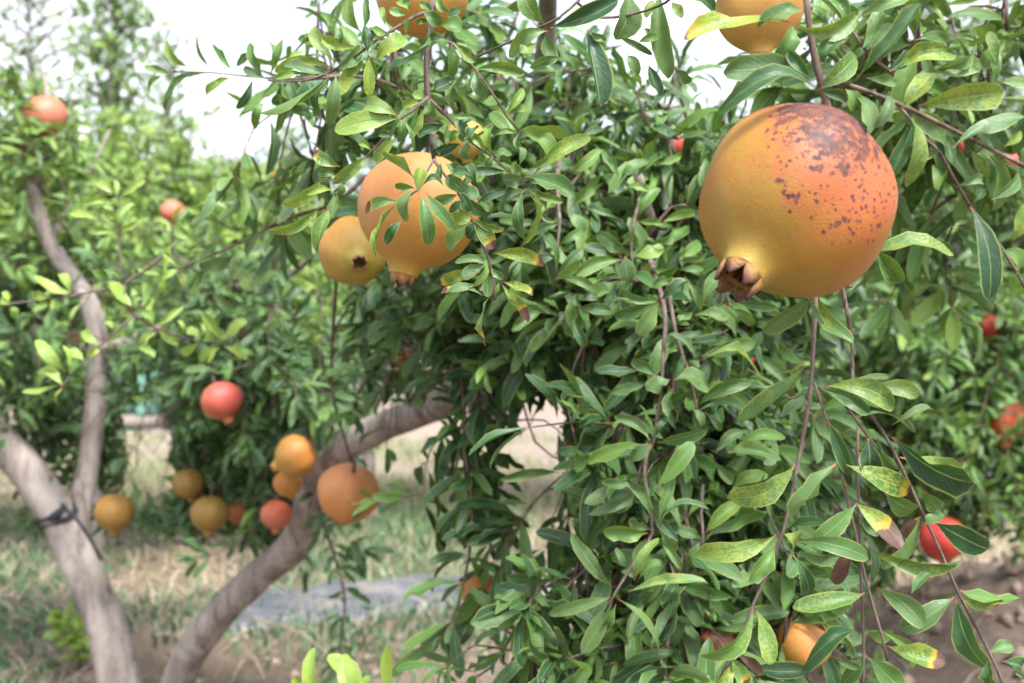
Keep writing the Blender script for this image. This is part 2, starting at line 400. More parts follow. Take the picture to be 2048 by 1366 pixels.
class Tree:
    """one tree: limbs and branches are parts; leaves picked out one by one, the rest of the crown as one part"""
    def __init__(self, name, label, cat, base, group=None):
        self.root = bpy.data.objects.new(name, None); col.objects.link(self.root)
        self.base = np.asarray(base, float); self.root.location = V(base)
        self.root.empty_display_size = .1
        tag(self.root, label, cat, group)
        self.limbs = []; self.tp = []; self.twigs = Joined()
        self.L = {k: [] for k in ('base', 'tip', 'w', 'n', 'bow', 'curl', 'droop', 'fold', 'wave', 'lc', 'par', 'auth')}
    def limb(self, name, pts, mat=None, sides=14, rough=.07, step=.03, attach=True):
        p = smooth_path(pts, step)
        v, q, t = tube_arrays(p[:, :3], np.maximum(p[:, 3], .0008), sides, rough, seed=random.uniform(0, 6))
        o0 = p[0, :3]
        me = mesh_np(name, v - o0, q, mat or M_BARK, tris=t)
        o = add(name, me, self.root, o0, self.base)
        if attach: self.limbs.append(p[::2])
        return o, o0
    def branch(self, pts_px, d, r_px, conv=None, sides=8, dd=None):
        """a thin branch from pixel points; d one depth or a list"""
        ds = d if isinstance(d, (list, tuple)) else [d] * len(pts_px)
        k = len(pts_px); rr = np.linspace(r_px[0], r_px[1], k)
        pts = []
        for (x, y), dep, r in zip(pts_px, ds, rr):
            if conv: x, y = conv(x, y)
            pts.append([*P(x, y, dep), r * dep / FPX])
        return self.limb('branch', pts, M_TWIG, sides, .10, .012)
    def leaf(self, base, tip, w, n, kind, bow=0., curl=None, par=None, auth=False, droop=None):
        D = self.L
        D['base'].append(base); D['tip'].append(tip); D['w'].append(w); D['n'].append(n)
        D['bow'].append(bow); D['curl'].append(random.gauss(.09, .12) if curl is None else curl)
        D['droop'].append(random.choice((-.10, .05, .15, .28, .42)) * random.uniform(.6, 1.2) if droop is None else droop)
        D['fold'].append(random.uniform(.15, .75)); D['wave'].append(random.choice((.12, .24, .38, .55)))
        D['lc'].append(kind_attr(kind) if isinstance(kind, str) else kind); D['par'].append(par); D['auth'].append(auth)
    def authored(self, rows, conv, sc, d, par=None):
        """rows: (x0, y0, x1, y1, apparent width, kind[, bow]) in the coordinates of an enlarged view; sc = photo px per unit"""
        for row in rows:
            x0, y0, x1, y1, w, k = row[:6]; bow = row[6] if len(row) > 6 else random.gauss(0, .04)
            a = conv(x0, y0); b = conv(x1, y1)
            Lpx = math.hypot(b[0] - a[0], b[1] - a[1])
            Lm = Lpx * d / FPX
            dd = d + random.uniform(-.008, .008)
            db = dd; dt = dd + random.uniform(-.30, .18) * Lm
            p0 = P(a[0], a[1], db); p1 = P(b[0], b[1], dt)
            wm = w * sc * d / FPX * .93
            wt = max(wm, Lm * .25)
            ratio = min(1., wm / wt)
            roll = math.acos(max(.3, ratio)) + random.uniform(.0, .65)
            dirv = unit(p1 - p0); tc = unit(CAM - p0); tc = unit(tc - dirv * (tc @ dirv))
            sdv = np.cross(dirv, tc)
            if sdv[2] < 0: sdv = -sdv
            nv = tc * math.cos(roll) + sdv * math.sin(roll) * (1 if random.random() < .75 else -1)
            wt = wt / max(.5, math.cos(min(roll, 1.0)) if ratio >= 1 else 1.0)
            dirx = np.cross(dirv, nv)
            self.leaf(p0, p1, wt, nv, k, bow, par=par, auth=True)
    def spray(self, pts, node_step, nleaf, Lm, kinds, face=(0, -.55, .8), twig=.0011, connect=True, wr=.25, spread=(.7, 1.25), avoid=True):
        """a twig through world points with whorls of leaves"""
        pts = np.asarray(pts, float)
        if connect and self.limbs:
            allp = np.vstack([q[:, :3] for q in self.limbs] + self.tp)
            dv = allp - pts[0]; cost = np.linalg.norm(dv, axis=1) + np.where(dv[:, 2] < -.05, .3, 0)
            k = int(np.argmin(cost)); q = allp[k]
            if .01 < np.linalg.norm(q - pts[0]) < .75:
                mid = (q + pts[0]) / 2 + np.array([0, 0, .06 * random.random()])
                pts = np.vstack([q, mid, pts]); lead = np.linalg.norm(mid - q) + np.linalg.norm(pts[2] - mid)
            else: lead = 0
        else: lead = 0
        p = smooth_path(pts, .02)
        L = np.concatenate([[0], np.cumsum(np.linalg.norm(np.diff(p, axis=0), axis=1))])
        v, q, t = tube_arrays(p, np.linspace(twig * 1.8, twig * .6, len(p)), 5)
        self.twigs.put(v, q, t); self.tp.append(p[1:-1:3])
        s = lead * .35 + random.uniform(0, node_step)
        phi = random.uniform(0, 6.28)
        while s < L[-1] + node_step * .5:
            i = min(int(np.searchsorted(L, min(s, L[-1]))), len(p) - 1)
            c = p[i]; T = unit(p[min(i + 1, len(p) - 1)] - p[max(i - 1, 0)])
            s += node_step * random.uniform(.65, 1.35)
            if avoid:
                x, y, dpt = proj(c)
                if any(a <= x <= b and e <= y <= f for a, e, b, f in CLEAR) and random.random() < .93: phi += 1; continue
            u = unit(np.cross(T, [.3, .2, .9])); w = np.cross(T, u)
            end = s > L[-1]
            k = nleaf + (2 if end else random.choice((-1, 0, 0, 1)))
            for j in range(max(2, k)):
                phi += 2.4 + random.uniform(-.4, .4)
                al = random.uniform(*spread) * (.65 if end else 1)
                dv = T * math.cos(al) + (u * math.cos(phi) + w * math.sin(phi)) * math.sin(al)
                dv = unit(dv + np.array([0, -.12, .10]))
                ln = Lm * random.uniform(.45, 1.3)
                nv = unit(np.asarray(face) + rng.normal(0, .38, 3))
                if avoid and pruned(c + dv * ln * .6, c + dv * ln): continue
                self.leaf(c + dv * .003, c + dv * ln, ln * wr * random.uniform(.8, 1.2), nv, random.choice(kinds), random.gauss(0, .05), random.gauss(.03, .06))
    def fill(self, blobs, n_node=.03, nleaf=5, Lm=.05, kinds='ggd', length=(.12, .3), hang=.6, **kw):
        """random drooping sprays inside ellipsoids given as (px, py, depth, rx px, ry px, rdepth, count)"""
        for cx, cy_, d, rx, ry, rd, cnt in blobs:
            for _ in range(cnt):
                while True:
                    a = rng.uniform(-1, 1, 3)
                    if a @ a <= 1: break
                dep = d + a[2] * rd
                s0 = P(cx + a[0] * rx, cy_ + a[1] * ry, dep)
                ln = random.uniform(*length)
                dirv = unit(np.array([random.gauss(0, .6), random.gauss(-.15, .5), random.gauss(-hang, .5)]))
                mid = s0 + dirv * ln * .5 + rng.normal(0, .01, 3)
                end = s0 + dirv * ln + np.array([0, 0, -ln * .18 * hang])
                self.spray([s0, mid, end], n_node, nleaf, Lm, kinds, **kw)
    def finish(self, single=300, hi=True):
        D = self.L; N = len(D['base'])
        arr = {k: np.array(D[k], float) for k in ('base', 'tip', 'w', 'n', 'bow', 'curl', 'droop', 'fold', 'wave', 'lc')}
        cen = (arr['base'] + arr['tip']) / 2
        v = cen - CAM; dep = v @ FWD
        px = 1024 + (v @ RGT) / np.maximum(dep, .05) * FPX; py = 683 - (v @ UPV) / np.maximum(dep, .05) * FPX
        inside = (dep > .1) & (px > -20) & (px < 2068) & (py > -20) & (py < 1386)
        size = np.where(inside, np.linalg.norm(arr['tip'] - arr['base'], axis=1) / np.maximum(dep, .1), 0) + 100 * np.array(D['auth'], float)
        order = np.argsort(-size)
        one = [i for i in order[:single] if size[i] > 0]
        rest = np.setdiff1d(np.arange(N), one)
        keys = ('base', 'tip', 'w', 'n', 'bow', 'curl', 'droop', 'fold', 'wave')
        if one:
            ns, na = (9, 5) if hi else (6, 3)
            vv, uv = leaf_grid(*[arr[k][one] for k in keys], ns, na); q = grid_quads(ns, na)
            for a, i in enumerate(one):
                b = arr['base'][i]
                me = mesh_np('leaf', vv[a] - b, q, M_LEAF, uv[a], np.repeat(arr['lc'][i][None, :], ns * na, 0))
                par = D['par'][i]
                if par: add('leaf', me, par[0], b, par[1])
                else: add('leaf', me, self.root, b, self.base)
        if len(rest):
            ns, na = (7, 3) if hi else (5, 3)
            vv, uv = leaf_grid(*[arr[k][rest] for k in keys], ns, na); q = grid_quads(ns, na)
            K = ns * na
            qq = (np.arange(len(rest))[:, None, None] * K + q[None]).reshape(-1, 4)
            me = mesh_np('foliage', vv.reshape(-1, 3) - self.base, qq, M_LEAF, uv.reshape(-1, 2), np.repeat(arr['lc'][rest], K, 0))
            o = add('foliage', me, self.root, self.base, self.base); o['kind'] = 'stuff'
        if self.twigs.n:
            o = add('twigs', self.twigs.mesh('twigs', M_TWIG, self.base), self.root, self.base, self.base); o['kind'] = 'stuff'
        return N
# openings through which the photograph shows what lies behind: (x0, y0, x1, y1, depth): nothing nearer than that depth grows there
CLEAR = []
PRUNE = [(245, 800, 345, 1000, 3.2), (765, 925, 880, 1085, 3.2), (1005, 800, 1145, 1000, 3.2), (-60, 1075, 610, 1420, 3.2), (610, 1100, 850, 1300, 3.0), (1030, 1000, 1120, 1130, 3.0),
         (1780, 1105, 2070, 1400, 3.0), (880, 1255, 1040, 1420, 3.0), (700, 1085, 830, 1420, 3.), (470, 1000, 640, 1100, 2.05), (590, 860, 760, 1070, 1.9), (740, 800, 900, 900, 1.75), (880, 770, 1000, 850, 1.5), (45, 350, 125, 480, 2.58), (75, 440, 160, 560, 2.58), (130, 540, 225, 720, 2.58), (0, 860, 190, 1100, 2.6), (160, 700, 215, 1000, 2.65),
         (380, -50, 600, 75, 9), (425, 215, 640, 330, 9), (330, -50, 480, 120, 4), (0, -50, 330, 150, 3.9), (1150, -50, 1450, 60, 1.1), (1900, 150, 2060, 240, 2.8), (1740, 1000, 1840, 1110, 2.4), (150, 250, 420, 300, 3.0), (590, 440, 840, 620, 1.0), (650, 600, 740, 830, 1.3)]
FSPOT = [(1591, 403, .55, 398), (838, 420, .83, 244), (706, 503, .99, 137), (846, 18, .86, 192), (1517, 42, .66, 172), (697, 986, 1.60, 124), (592, 912, 1.85, 86), (575, 966, 1.92, 50), (553, 1029, 2.0, 62), (443, 801, 2.0, 80), (230, 1024, 2.35, 79), (377, 966, 2.25, 60), (420, 1027, 2.2, 76), (478, 1022, 2.3, 30),
         (957, 1177, 1.42, 60), (1606, 1284, .98, 100), (1430, 1286, .97, 60), (1980, 655, 2.45, 34), (2000, 858, 2.45, 36), (1885, 1076, 2.3, 92), (1345, 290, 1.7, 40), (100, 215, 2.55, 45), (40, 302, 2.7, 30), (345, 430, 3.4, 26), (556, 352, 4.1, 24), (808, 712, 1.62, 40), (1925, 290, 2.75, 36), (2030, 325, 2.7, 40), (1512, 722, 2.1, 34)]
def pruned(mid, tip):
    for q in (mid, tip):
        x, y, d = proj(q)
        if d < .1: continue
        if d < .84 and -50 < x < 2100 and -50 < y < 1420: return True
        for a, e, b, f, md in PRUNE:
            if d < md and a <= x <= b and e <= y <= f:
                u, v = (2 * x - a - b) / (b - a), (2 * y - e - f) / (f - e)
                if u ** 4 + v ** 4 < .85 + .5 * mnoise.noise(Vector((x * .03, y * .03, 0))) and random.random() < .9: return True
        for fx, fy, fd, dm in FSPOT:
            if d < fd + .04 and (x - fx) ** 2 + (y - fy) ** 2 < (dm * .56) ** 2: return True
    return False
def conv_of(ox, oy, sc): return lambda x, y: (ox + x * sc, oy + y * sc)

# ------------------------------------------------------------------ ground
def ground_height(x, y):
    h = .035 * mnoise.noise(Vector((x * .9, y * .9, 3.1))) + .014 * mnoise.noise(Vector((x * 3.7, y * 3.7, 8.2)))
    h += .007 * mnoise.noise(Vector((x * 11, y * 11, 1.7)))
    far = max(abs(x), abs(y)) / 14.0
    h *= 1.0 / (1.0 + far * far)
    # low bank of dug earth under the neighbouring row
    bx, by = x - 1.72, y - 3.05
    h += .30 * math.exp(-(bx / .62) ** 2 - (by / .42) ** 2) * (1 + .35 * mnoise.noise(Vector((x * 5, y * 5, 0))) + .18 * mnoise.noise(Vector((x * 14, y * 14, 0))))
    # slightly raised strip that carries the plastic film
    h += .05 * math.exp(-((y - film_y(x)) / .5) ** 2) * (1 if abs(x) < 9 else 0)
    return h
def film_y(x): return 3.62 + .55 * x + .10 * x * x if x > -1.6 else 3.62 - .88 + .256 + (x + 1.6) * .2
def ground_material():
    m, n, l, out = new_mat('orchard_soil'); T = NT(n, l); co = T.obj()
    sx = n.new('ShaderNodeSeparateXYZ'); l.new(co, sx.inputs[0])
    a = T.noise(co, .8, 4.0); b = T.noise(co, 6.0, 5.0, .65); f = T.noise(co, 45.0, 5.0, .7); g = T.noise(co, 1.7, 4.0, .6)
    c = T.mix(T.rng(a, .3, .7), (.14, .105, .078), (.22, .17, .135))
    c = T.mix(T.rng(b, .45, .75, 0, .6), c, (.13, .09, .065))
    lane = T.rng(sx.outputs[1], 5.2, 7.2)                                   # the bare, trodden lane between the rows is paler
    c = T.mix(T.math('MULTIPLY', lane, .75), c, T.mix(T.rng(b, .3, .7), (.25, .195, .16), (.32, .26, .22)))
    turf = T.math('MULTIPLY', T.rng(g, .46, .62, 0, .55), T.math('MULTIPLY', T.rng(sx.outputs[1], 3.4, 4.2), T.rng(sx.outputs[1], 6.2, 8.0, 1, .15)))
    c = T.mix(turf, c, T.mix(f, (.10, .13, .045), (.27, .26, .12)))
    c = T.mix(T.rng(f, .55, .72, 0, .5), c, (.13, .085, .06))
    c = T.mix(T.rng(T.voro(co, 34.0), .08, .2, .5, 0), c, (.46, .38, .31))
    h = T.math('ADD', b, T.math('MULTIPLY', f, .5))
    l.new(T.bsdf(c, .95, .1, T.bump(h, .9, .03)), out.inputs[0]); return m
n_g = 230
sg = np.linspace(-1, 1, n_g)
gx = 5.5 * sg + 174.5 * np.sign(sg) * np.abs(sg) ** 6
gy = 3.8 + 5.5 * sg + 200 * np.sign(sg) * np.abs(sg) ** 6
gv = np.array([(x, y, ground_height(x, y)) for y in gy for x in gx])
gi = np.arange(n_g - 1)[:, None] * n_g; gj = np.arange(n_g - 1)[None, :]
gq = np.stack([gi + gj, gi + gj + 1, gi + n_g + gj + 1, gi + n_g + gj], -1).reshape(-1, 4)
g_ob = add('ground', mesh_np('ground', gv, gq, ground_material()))
tag(g_ob, 'pale bare orchard soil with dry patches under the trees', 'ground', kind='structure')

# black plastic mulch film, creased, its edges tucked in the soil
def film_material():
    m, n, l, out = new_mat('weathered_black_film'); T = NT(n, l); co = T.obj()
    a = T.noise(co, 5.0, 5.0, .6); f = T.noise(co, 60.0, 4.0, .7)
    c = T.mix(T.rng(a, .35, .7), (.075, .078, .088), (.15, .15, .16))
    c = T.mix(T.rng(T.math('ADD', T.math('MULTIPLY', f, .5), T.math('MULTIPLY', a, .5)), .50, .60, 0, .75), c, (.24, .185, .145))
    cr = T.noise(T.scale(co, (3, 9, 1)), 3.0, 5.0, .7, .6)
    l.new(T.bsdf(c, .42, .5, T.bump(T.math('ADD', cr, T.math('MULTIPLY', f, .2)), .7, .02)), out.inputs[0]); return m
M_FILM = film_material()
nx, ny = 150, 26
fv = []
for j in range(ny):
    for i in range(nx):
        x = -.86 + 6.6 * i / (nx - 1); v = j / (ny - 1)
        wdt = .46 + .07 * mnoise.noise(Vector((x * 1.6, 5, 0)))
        y = film_y(x) + (v - .5) * wdt + .035 * mnoise.noise(Vector((x * 2.7, v * 2, 2)))
        lift = .012 + .03 * math.sin(math.pi * v) ** .7 + (.024 * mnoise.noise(Vector((x * 4, y * 9, 4))) + .022 * mnoise.noise(Vector((x * 13, y * 17, 4)))) * math.sin(math.pi * v)
        if j in (0, ny - 1): lift = -.02
        fv.append((x, y, ground_height(x, y) + lift))
fi = np.arange(ny - 1)[:, None] * nx; fj = np.arange(nx - 1)[None, :]
fq = np.stack([fi + fj, fi + fj + 1, fi + nx + fj + 1, fi + nx + fj], -1).reshape(-1, 4)
tag(add('mulch_film', mesh_np('mulch_film', fv, fq, M_FILM)), 'strip of creased blue-grey plastic mulch film lying on the soil', 'plastic sheet')

# drip hose along the row
hp = [[-3.6 + .35 * k, 4.35 + .05 * math.sin(k * 1.1), 0] for k in range(9)]
for q in hp: q[2] = ground_height(q[0], q[1]) + .012
hp = smooth_path(hp, .05)
v, q, t = tube_arrays(hp, np.full(len(hp), .010), 8)
tag(add('drip_hose', mesh_np('drip_hose', v, q, flat_mat('black_hose', (.03, .03, .032), .5), tris=t)), 'thin black irrigation hose lying in the weeds behind the leaning trunk', 'hose')

# grass and weeds of the lane, dry litter under the trees
def blades(count, region, hgt, wid, dens_seed, thr, lean=.5):
    vs_, cs = [], []
    got = 0
    while got < count:
        x = random.uniform(region[0], region[1]); y = random.uniform(region[2], region[3])
        if mnoise.noise(Vector((x * 1.3, y * 1.3, dens_seed))) + random.uniform(-.35, .35) < thr: continue
        got += 1
        h = hgt * random.uniform(.4, 1.3); w = wid * random.uniform(.6, 1.3); a = random.uniform(0, 6.28)
        z = ground_height(x, y) - .004
        lx, ly = math.cos(a) * h * lean * random.uniform(.2, 1.2), math.sin(a) * h * lean * random.uniform(.2, 1.2)
        b = random.uniform(0, 6.28); wx, wy = math.cos(b) * w, math.sin(b) * w
        vs_ += [(x - wx, y - wy, z), (x + wx, y + wy, z), (x + wx * .8 + lx * .35, y + wy * .8 + ly * .35, z + h * .6), (x - wx * .8 + lx * .35, y - wy * .8 + ly * .35, z + h * .6),
                (x + wx * .12 + lx, y + wy * .12 + ly, z + h * .92), (x - wx * .12 + lx, y - wy * .12 + ly, z + h * .92)]
        cs.append(random.random())
    k = np.arange(count)[:, None] * 6
    q = np.vstack([k + np.array([[0, 1, 2, 3]]), k + np.array([[3, 2, 4, 5]])])
    return np.array(vs_), q, np.repeat(np.array(cs), 6)
def blade_material(name, stops):
    m, n, l, out = new_mat(name); T = NT(n, l)
    a = n.new('ShaderNodeAttribute'); a.attribute_name = 'lc'
    c = T.ramp(a.outputs['Fac'], stops)
    p = T.bsdf(c, .65, .25)
    t = n.new('ShaderNodeBsdfTranslucent'); l.new(c, t.inputs[0])
    x = n.new('ShaderNodeMixShader'); x.inputs[0].default_value = .25
    l.new(p, x.inputs[1]); l.new(t.outputs[0], x.inputs[2]); l.new(x.outputs[0], out.inputs[0]); return m
def stuff(name, data, mat, label, cat):
    v, q, c = data
    o = add(name, mesh_np(name, v, q, mat, lc=np.stack([c, c, c, np.ones_like(c)], 1), smooth=False))
    return tag(o, label, cat, kind='stuff')
M_GRASS = blade_material('lane_grass', [(0, (.08, .14, .045)), (.4, (.17, .24, .08)), (.65, (.32, .34, .16)), (1, (.48, .43, .30))])
M_STRAW = blade_material('straw', [(0, (.16, .11, .07)), (.5, (.36, .28, .19)), (1, (.54, .46, .34))])
M_WEED = blade_material('weeds', [(0, (.05, .10, .05)), (.6, (.10, .18, .09)), (1, (.20, .28, .14))])
stuff('grass', blades(22000, (-4.5, 2.6, 4.1, 8.2), .065, .0026, 1.0, -.05), M_GRASS, 'thin dry and green grass growing in the lane behind the trees', 'grass')
stuff('weeds', blades(15000, (-3.0, .1, 2.5, 5.2), .05, .0042, 6.0, -.02, 1.0), M_WEED, 'low grey-green weeds round the foot of the trunks', 'weeds')
stuff('straw_litter', blades(11000, (-3.2, 3.2, 2.3, 5.2), .065, .0022, 3.0, -.05, 3.0), M_STRAW, 'dry straw and stalks littering the soil under the trees', 'litter')
# fallen leaves and clods
cl = Joined()
for _ in range(2600):
    x = random.uniform(-3, 3.4); y = random.uniform(2.2, 6.0); s = random.uniform(.006, .022) * (1.6 if x > .9 else 1)
    z = ground_height(x, y) + s * .25
    a = rng.normal(0, 1, (6, 3)); b = unit(a) * s * rng.uniform(.6, 1.2, (6, 1)); b[:, 2] *= .7
    base6 = np.array([(1, 0, 0), (-1, 0, 0), (0, 1, 0), (0, -1, 0), (0, 0, 1), (0, 0, -1)]) * s * rng.uniform(.6, 1.3, (6, 1)) * np.array([1, 1, .7])
    cl.put(base6 + rng.normal(0, s * .18, (6, 3)) + np.array([x, y, z]), None,
           [(0, 2, 4), (2, 1, 4), (1, 3, 4), (3, 0, 4), (2, 0, 5), (1, 2, 5), (3, 1, 5), (0, 3, 5)])
o = add('soil_clods', cl.mesh('soil_clods', flat_mat('clod', (.27, .20, .155), .95, .1, .45, 8.0), smooth=False))
tag(o, 'crumbled clods of dry soil scattered on the ground', 'clods', kind='stuff')

# ------------------------------------------------------------------ trees
def G(px, d):
    """point of the ground under photo column px, d metres away"""
    x = (px - 1024) / FPX * d; y = d / math.cos(PITCH)
    return np.array([x, y, ground_height(x, y)])
LIMB = .78
def LP(rows):
    """limb rows (px, py, depth, radius) to world rows"""
    return [[*P(a, b, c), r * LIMB] for a, b, c, r in rows]
R1 = conv_of(0, 0, .3661); R2 = conv_of(500, 0, .3661); R3 = conv_of(1348, 0, .4685); R4 = conv_of(0, 480, .3075)
R6 = conv_of(650, 500, .3661); R8 = conv_of(1350, 560, .59)
N1 = conv_of(1000, 0, .2197); N2 = conv_of(1000, 250, .2197); N3 = conv_of(1100, 520, .2782); N4 = conv_of(1100, 880, .3559); N5 = conv_of(300, 380, .2343)

# --- the tree with the leaning trunk and the arched limb
bA = G(262, 2.5)
A = Tree('pomegranate_tree', 'pomegranate tree with dark twine tied round its leaning trunk and a low arched limb', 'tree', bA, 'pomegranate trees of the orchard')
gb = bA - np.array([0, 0, .08])
A.limb('trunk', [[*gb, .058]] + LP([(238, 1360, 2.5, .060), (215, 1260, 2.5, .057), (172, 1150, 2.5, .056), (120, 1040, 2.5, .053), (50, 935, 2.48, .050), (-40, 840, 2.45, .049), (-140, 660, 2.4, .043), (-210, 420, 2.4, .036), (-260, 100, 2.45, .026), (-280, -250, 2.5, .014)]), sides=28, rough=.05, step=.025)
A.limb('limb', LP([(150, 1085, 2.53, .030), (163, 1000, 2.57, .034), (182, 900, 2.6, .033), (190, 800, 2.6, .032), (197, 690, 2.6, .031), (180, 610, 2.6, .030), (120, 520, 2.6, .026), (85, 450, 2.6, .022), (62, 370, 2.6, .020), (30, 320, 2.6, .016), (-20, 280, 2.6, .012), (-60, 180, 2.6, .008)]), sides=22, rough=.06)
A.limb('limb', LP([(66, 372, 2.6, .016), (85, 330, 2.6, .013), (100, 260, 2.62, .010), (90, 150, 2.65, .006)]), sides=12)
A.limb('limb', LP([(197, 700, 2.6, .020), (300, 670, 2.5, .018), (420, 600, 2.4, .015), (560, 560, 2.3, .011), (640, 500, 2.2, .007)]), sides=12)
A.limb('limb', LP([(100, 480, 2.6, .012), (125, 440, 2.65, .010), (160, 380, 2.7, .008), (220, 260, 2.75, .004)]), sides=10)
A.limb('limb', [[*(G(300, 2.42) - np.array([0, 0, .08])), .045]] + LP([(350, 1380, 2.36, .047), (385, 1300, 2.32, .044), (440, 1228, 2.26, .041), (520, 1148, 2.2, .041), (585, 1095, 2.13, .042), (612, 1045, 2.08, .040), (628, 975, 2.0, .036), (680, 905, 1.9, .034), (760, 855, 1.8, .033), (860, 815, 1.7, .031), (960, 770, 1.62, .029), (1040, 745, 1.57, .026), (1110, 735, 1.52, .022), (1200, 700, 1.5, .018), (1300, 600, 1.5, .014), (1350, 400, 1.5, .010)]), sides=28, rough=.055, step=.02)
A.limb('limb', LP([(1000, 758, 1.6, .022), (1018, 650, 1.55, .020), (1030, 500, 1.48, .018), (1055, 330, 1.4, .016), (1080, 170, 1.3, .0145), (1095, 20, 1.2, .013), (1085, -200, 1.02, .011), (1010, -330, .88, .009), (920, -250, .78, .007), (872, -60, .735, .0052)]), sides=16, rough=.06)
A.limb('limb', LP([(1060, 300, 1.38, .010), (1150, 190, 1.3, .008), (1300, 210, 1.25, .006), (1400, 225, 1.2, .004)]), sides=10)
# the hanging branch with the fruit in the middle of the picture
dA = .735
b1 = A.branch([(1010, -60), (985, 150), (965, 350), (970, 500), (985, 640), (992, 760), (1005, 880)], dA, (8, 4.2), R2)
b2 = A.branch([(985, 60), (900, 90), (800, 150), (690, 220), (600, 290), (450, 390), (300, 440), (100, 440)], [dA, dA, dA - .01, dA - .02, dA - .02, dA, .80, .9], (4, 1.6), R2)
b3 = A.branch([(975, 530), (880, 610), (820, 650), (700, 790), (650, 840), (560, 950), (460, 1050)], dA - .01, (3.8, 1.6), R2)
b4 = A.branch([(985, 545), (1090, 650), (1200, 770), (1300, 840), (1420, 940), (1490, 985)], dA, (3.6, 1.8), R2)
b5 = A.branch([(1002, 870), (1060, 950), (1130, 1040), (1210, 1200), (1250, 1290), (1300, 1400), (1330, 1540), (1340, 1640)], dA - .02, (3.6, 1.5), R2)
b6 = A.branch([(975, 200), (1100, 235), (1230, 380), (1330, 520), (1400, 630), (1465, 710)], dA + .01, (3.2, 1.6), R2)
b7 = A.branch([(1005, 870), (960, 950), (920, 1035), (840, 1080)], dA - .035, (2.4, 1.4), R2)
A.authored([(450, 372, 120, 385, 88, 'y', .14), (440, 410, 185, 285, 66, 'p', -.2), (460, 372, 622, 258, 95, 'g'), (458, 335, 345, 140, 80, 'y', -.12), (430, 420, 65, 632, 95, 'g', .16),
            (470, 410, 452, 662, 92, 'p', .05), (560, 330, 485, 520, 85, 'y'), (400, 440, 362, 612, 70, 'd'), (430, 430, 392, 505, 50, 'g'), (585, 255, 390, 205, 90, 'y', -.1), (500, 245, 490, 150, 36, 'g'),
            (603, 172, 535, -10, 86, 'y', -.1), (622, 162, 645, -5, 60, 'p', .1), (642, 282, 635, 140, 92, 'd'), (642, 292, 690, 432, 66, 'g'), (650, 315, 652, 512, 80, 'y'), (680, 332, 852, 190, 112, 'y', .06),
            (762, 185, 640, 150, 60, 'y'), (742, 142, 718, 30, 42, 'y'), (852, 82, 760, 55, 56, 'g'), (852, 185, 862, 100, 36, 'g'), (500, 420, 610, 330, 70, 'y'), (300, 400, 135, 420, 45, 'g')], R2, .3661, dA - .02, b2)
A.authored([(872, 62, 820, -20, 92, 'y'), (945, 70, 1052, 112, 84, 'g'), (1000, 60, 930, 20, 60, 'g'), (1092, 70, 1000, 10, 70, 'g'), (1075, 92, 1146, 50, 50, 'd'), (1045, 140, 1158, 158, 112, 'g'), (962, 110, 880, 345, 44, 'p', .08),
            (905, 140, 965, 100, 40, 'g'), (985, 540, 1000, 637, 92, 'p'), (962, 537, 888, 510, 62, 'y'), (935, 562, 828, 556, 62, 'y'), (902, 560, 828, 500, 50, 'y'), (1062, 680, 918, 742, 82, 'd'),
            (1075, 792, 1075, 690, 36, 'g'), (1032, 852, 1008, 758, 56, 'd'), (1150, 785, 1003, 852, 76, 'd'), (1065, 890, 1168, 945, 90, 'g'), (1042, 890, 1033, 985, 52, 'd'), (1130, 430, 1008, 472, 100, 'd')], R2, .3661, dA - .015, b1)
A.authored([(810, 635, 618, 562, 96, 'y', -.08), (800, 650, 463, 712, 130, 'y', .03), (822, 642, 720, 702, 60, 'g'), (820, 652, 826, 762, 56, 'g'), (842, 652, 922, 812, 32, 'g', .15), (952, 592, 858, 752, 62, 'y'),
            (662, 822, 600, 780, 52, 'y'), (640, 850, 470, 1003, 96, 'y'), (492, 910, 345, 835, 82, 'b', -.05), (472, 962, 372, 950, 55, 'p'), (462, 988, 378, 972, 46, 'p'), (502, 1000, 490, 1062, 56, 'g'),
            (392, 972, 193, 1122, 86, 'y', -.1), (452, 1042, 303, 1052, 62, 'y'), (456, 1060, 408, 1172, 72, 'p', -.2), (402, 1140, 395, 1232, 88, 'p'), (472, 1050, 492, 1132, 30, 'g'),
            (382, 1122, 115, 1292, 80, 'y', -.06), (432, 1130, 370, 1375, 112, 'y', .05), (802, 752, 680, 882, 72, 'y'), (780, 745, 700, 725, 58, 'd')], R2, .3661, dA - .02, b3)
A.authored([(1110, 612, 1142, 448, 106, 'y'), (1100, 640, 1192, 630, 38, 'g'), (1185, 767, 1138, 655, 76, 'p'), (1215, 762, 1215, 708, 30, 'g'), (1190, 775, 1190, 872, 86, 'p'), (1325, 842, 1298, 655, 76, 'y'),
            (1330, 850, 1250, 922, 72, 'p'), (1330, 846, 1418, 828, 60, 'g'), (1472, 902, 1455, 800, 66, 'g'), (1490, 962, 1428, 890, 60, 'y'), (1500, 975, 1388, 992, 82, 'p'), (1500, 970, 1772, 1080, 112, 'g', -.08),
            (1512, 978, 1622, 1002, 62, 'p', -.15), (1510, 1030, 1712, 1102, 60, 'y'), (1500, 1030, 1632, 1132, 62, 'y'), (1490, 1040, 1518, 1322, 86, 'g', .10), (1500, 1030, 1545, 1335, 56, 'y', -.1),
            (1545, 960, 1838, 700, 106, 'y', .08), (1540, 925, 1632, 868, 52, 'y'), (1402, 936, 1208, 940, 60, 'd'), (1132, 1032, 1242, 918, 56, 'g'), (1230, 800, 1130, 720, 74, 'g'), (1170, 760, 1250, 690, 70, 'd'), (1280, 830, 1220, 720, 70, 'y'), (1150, 720, 1080, 760, 66, 'g'), (1210, 780, 1290, 730, 60, 'g'), (1140, 690, 1210, 640, 64, 'd')], R2, .3661, dA - .012, b4)
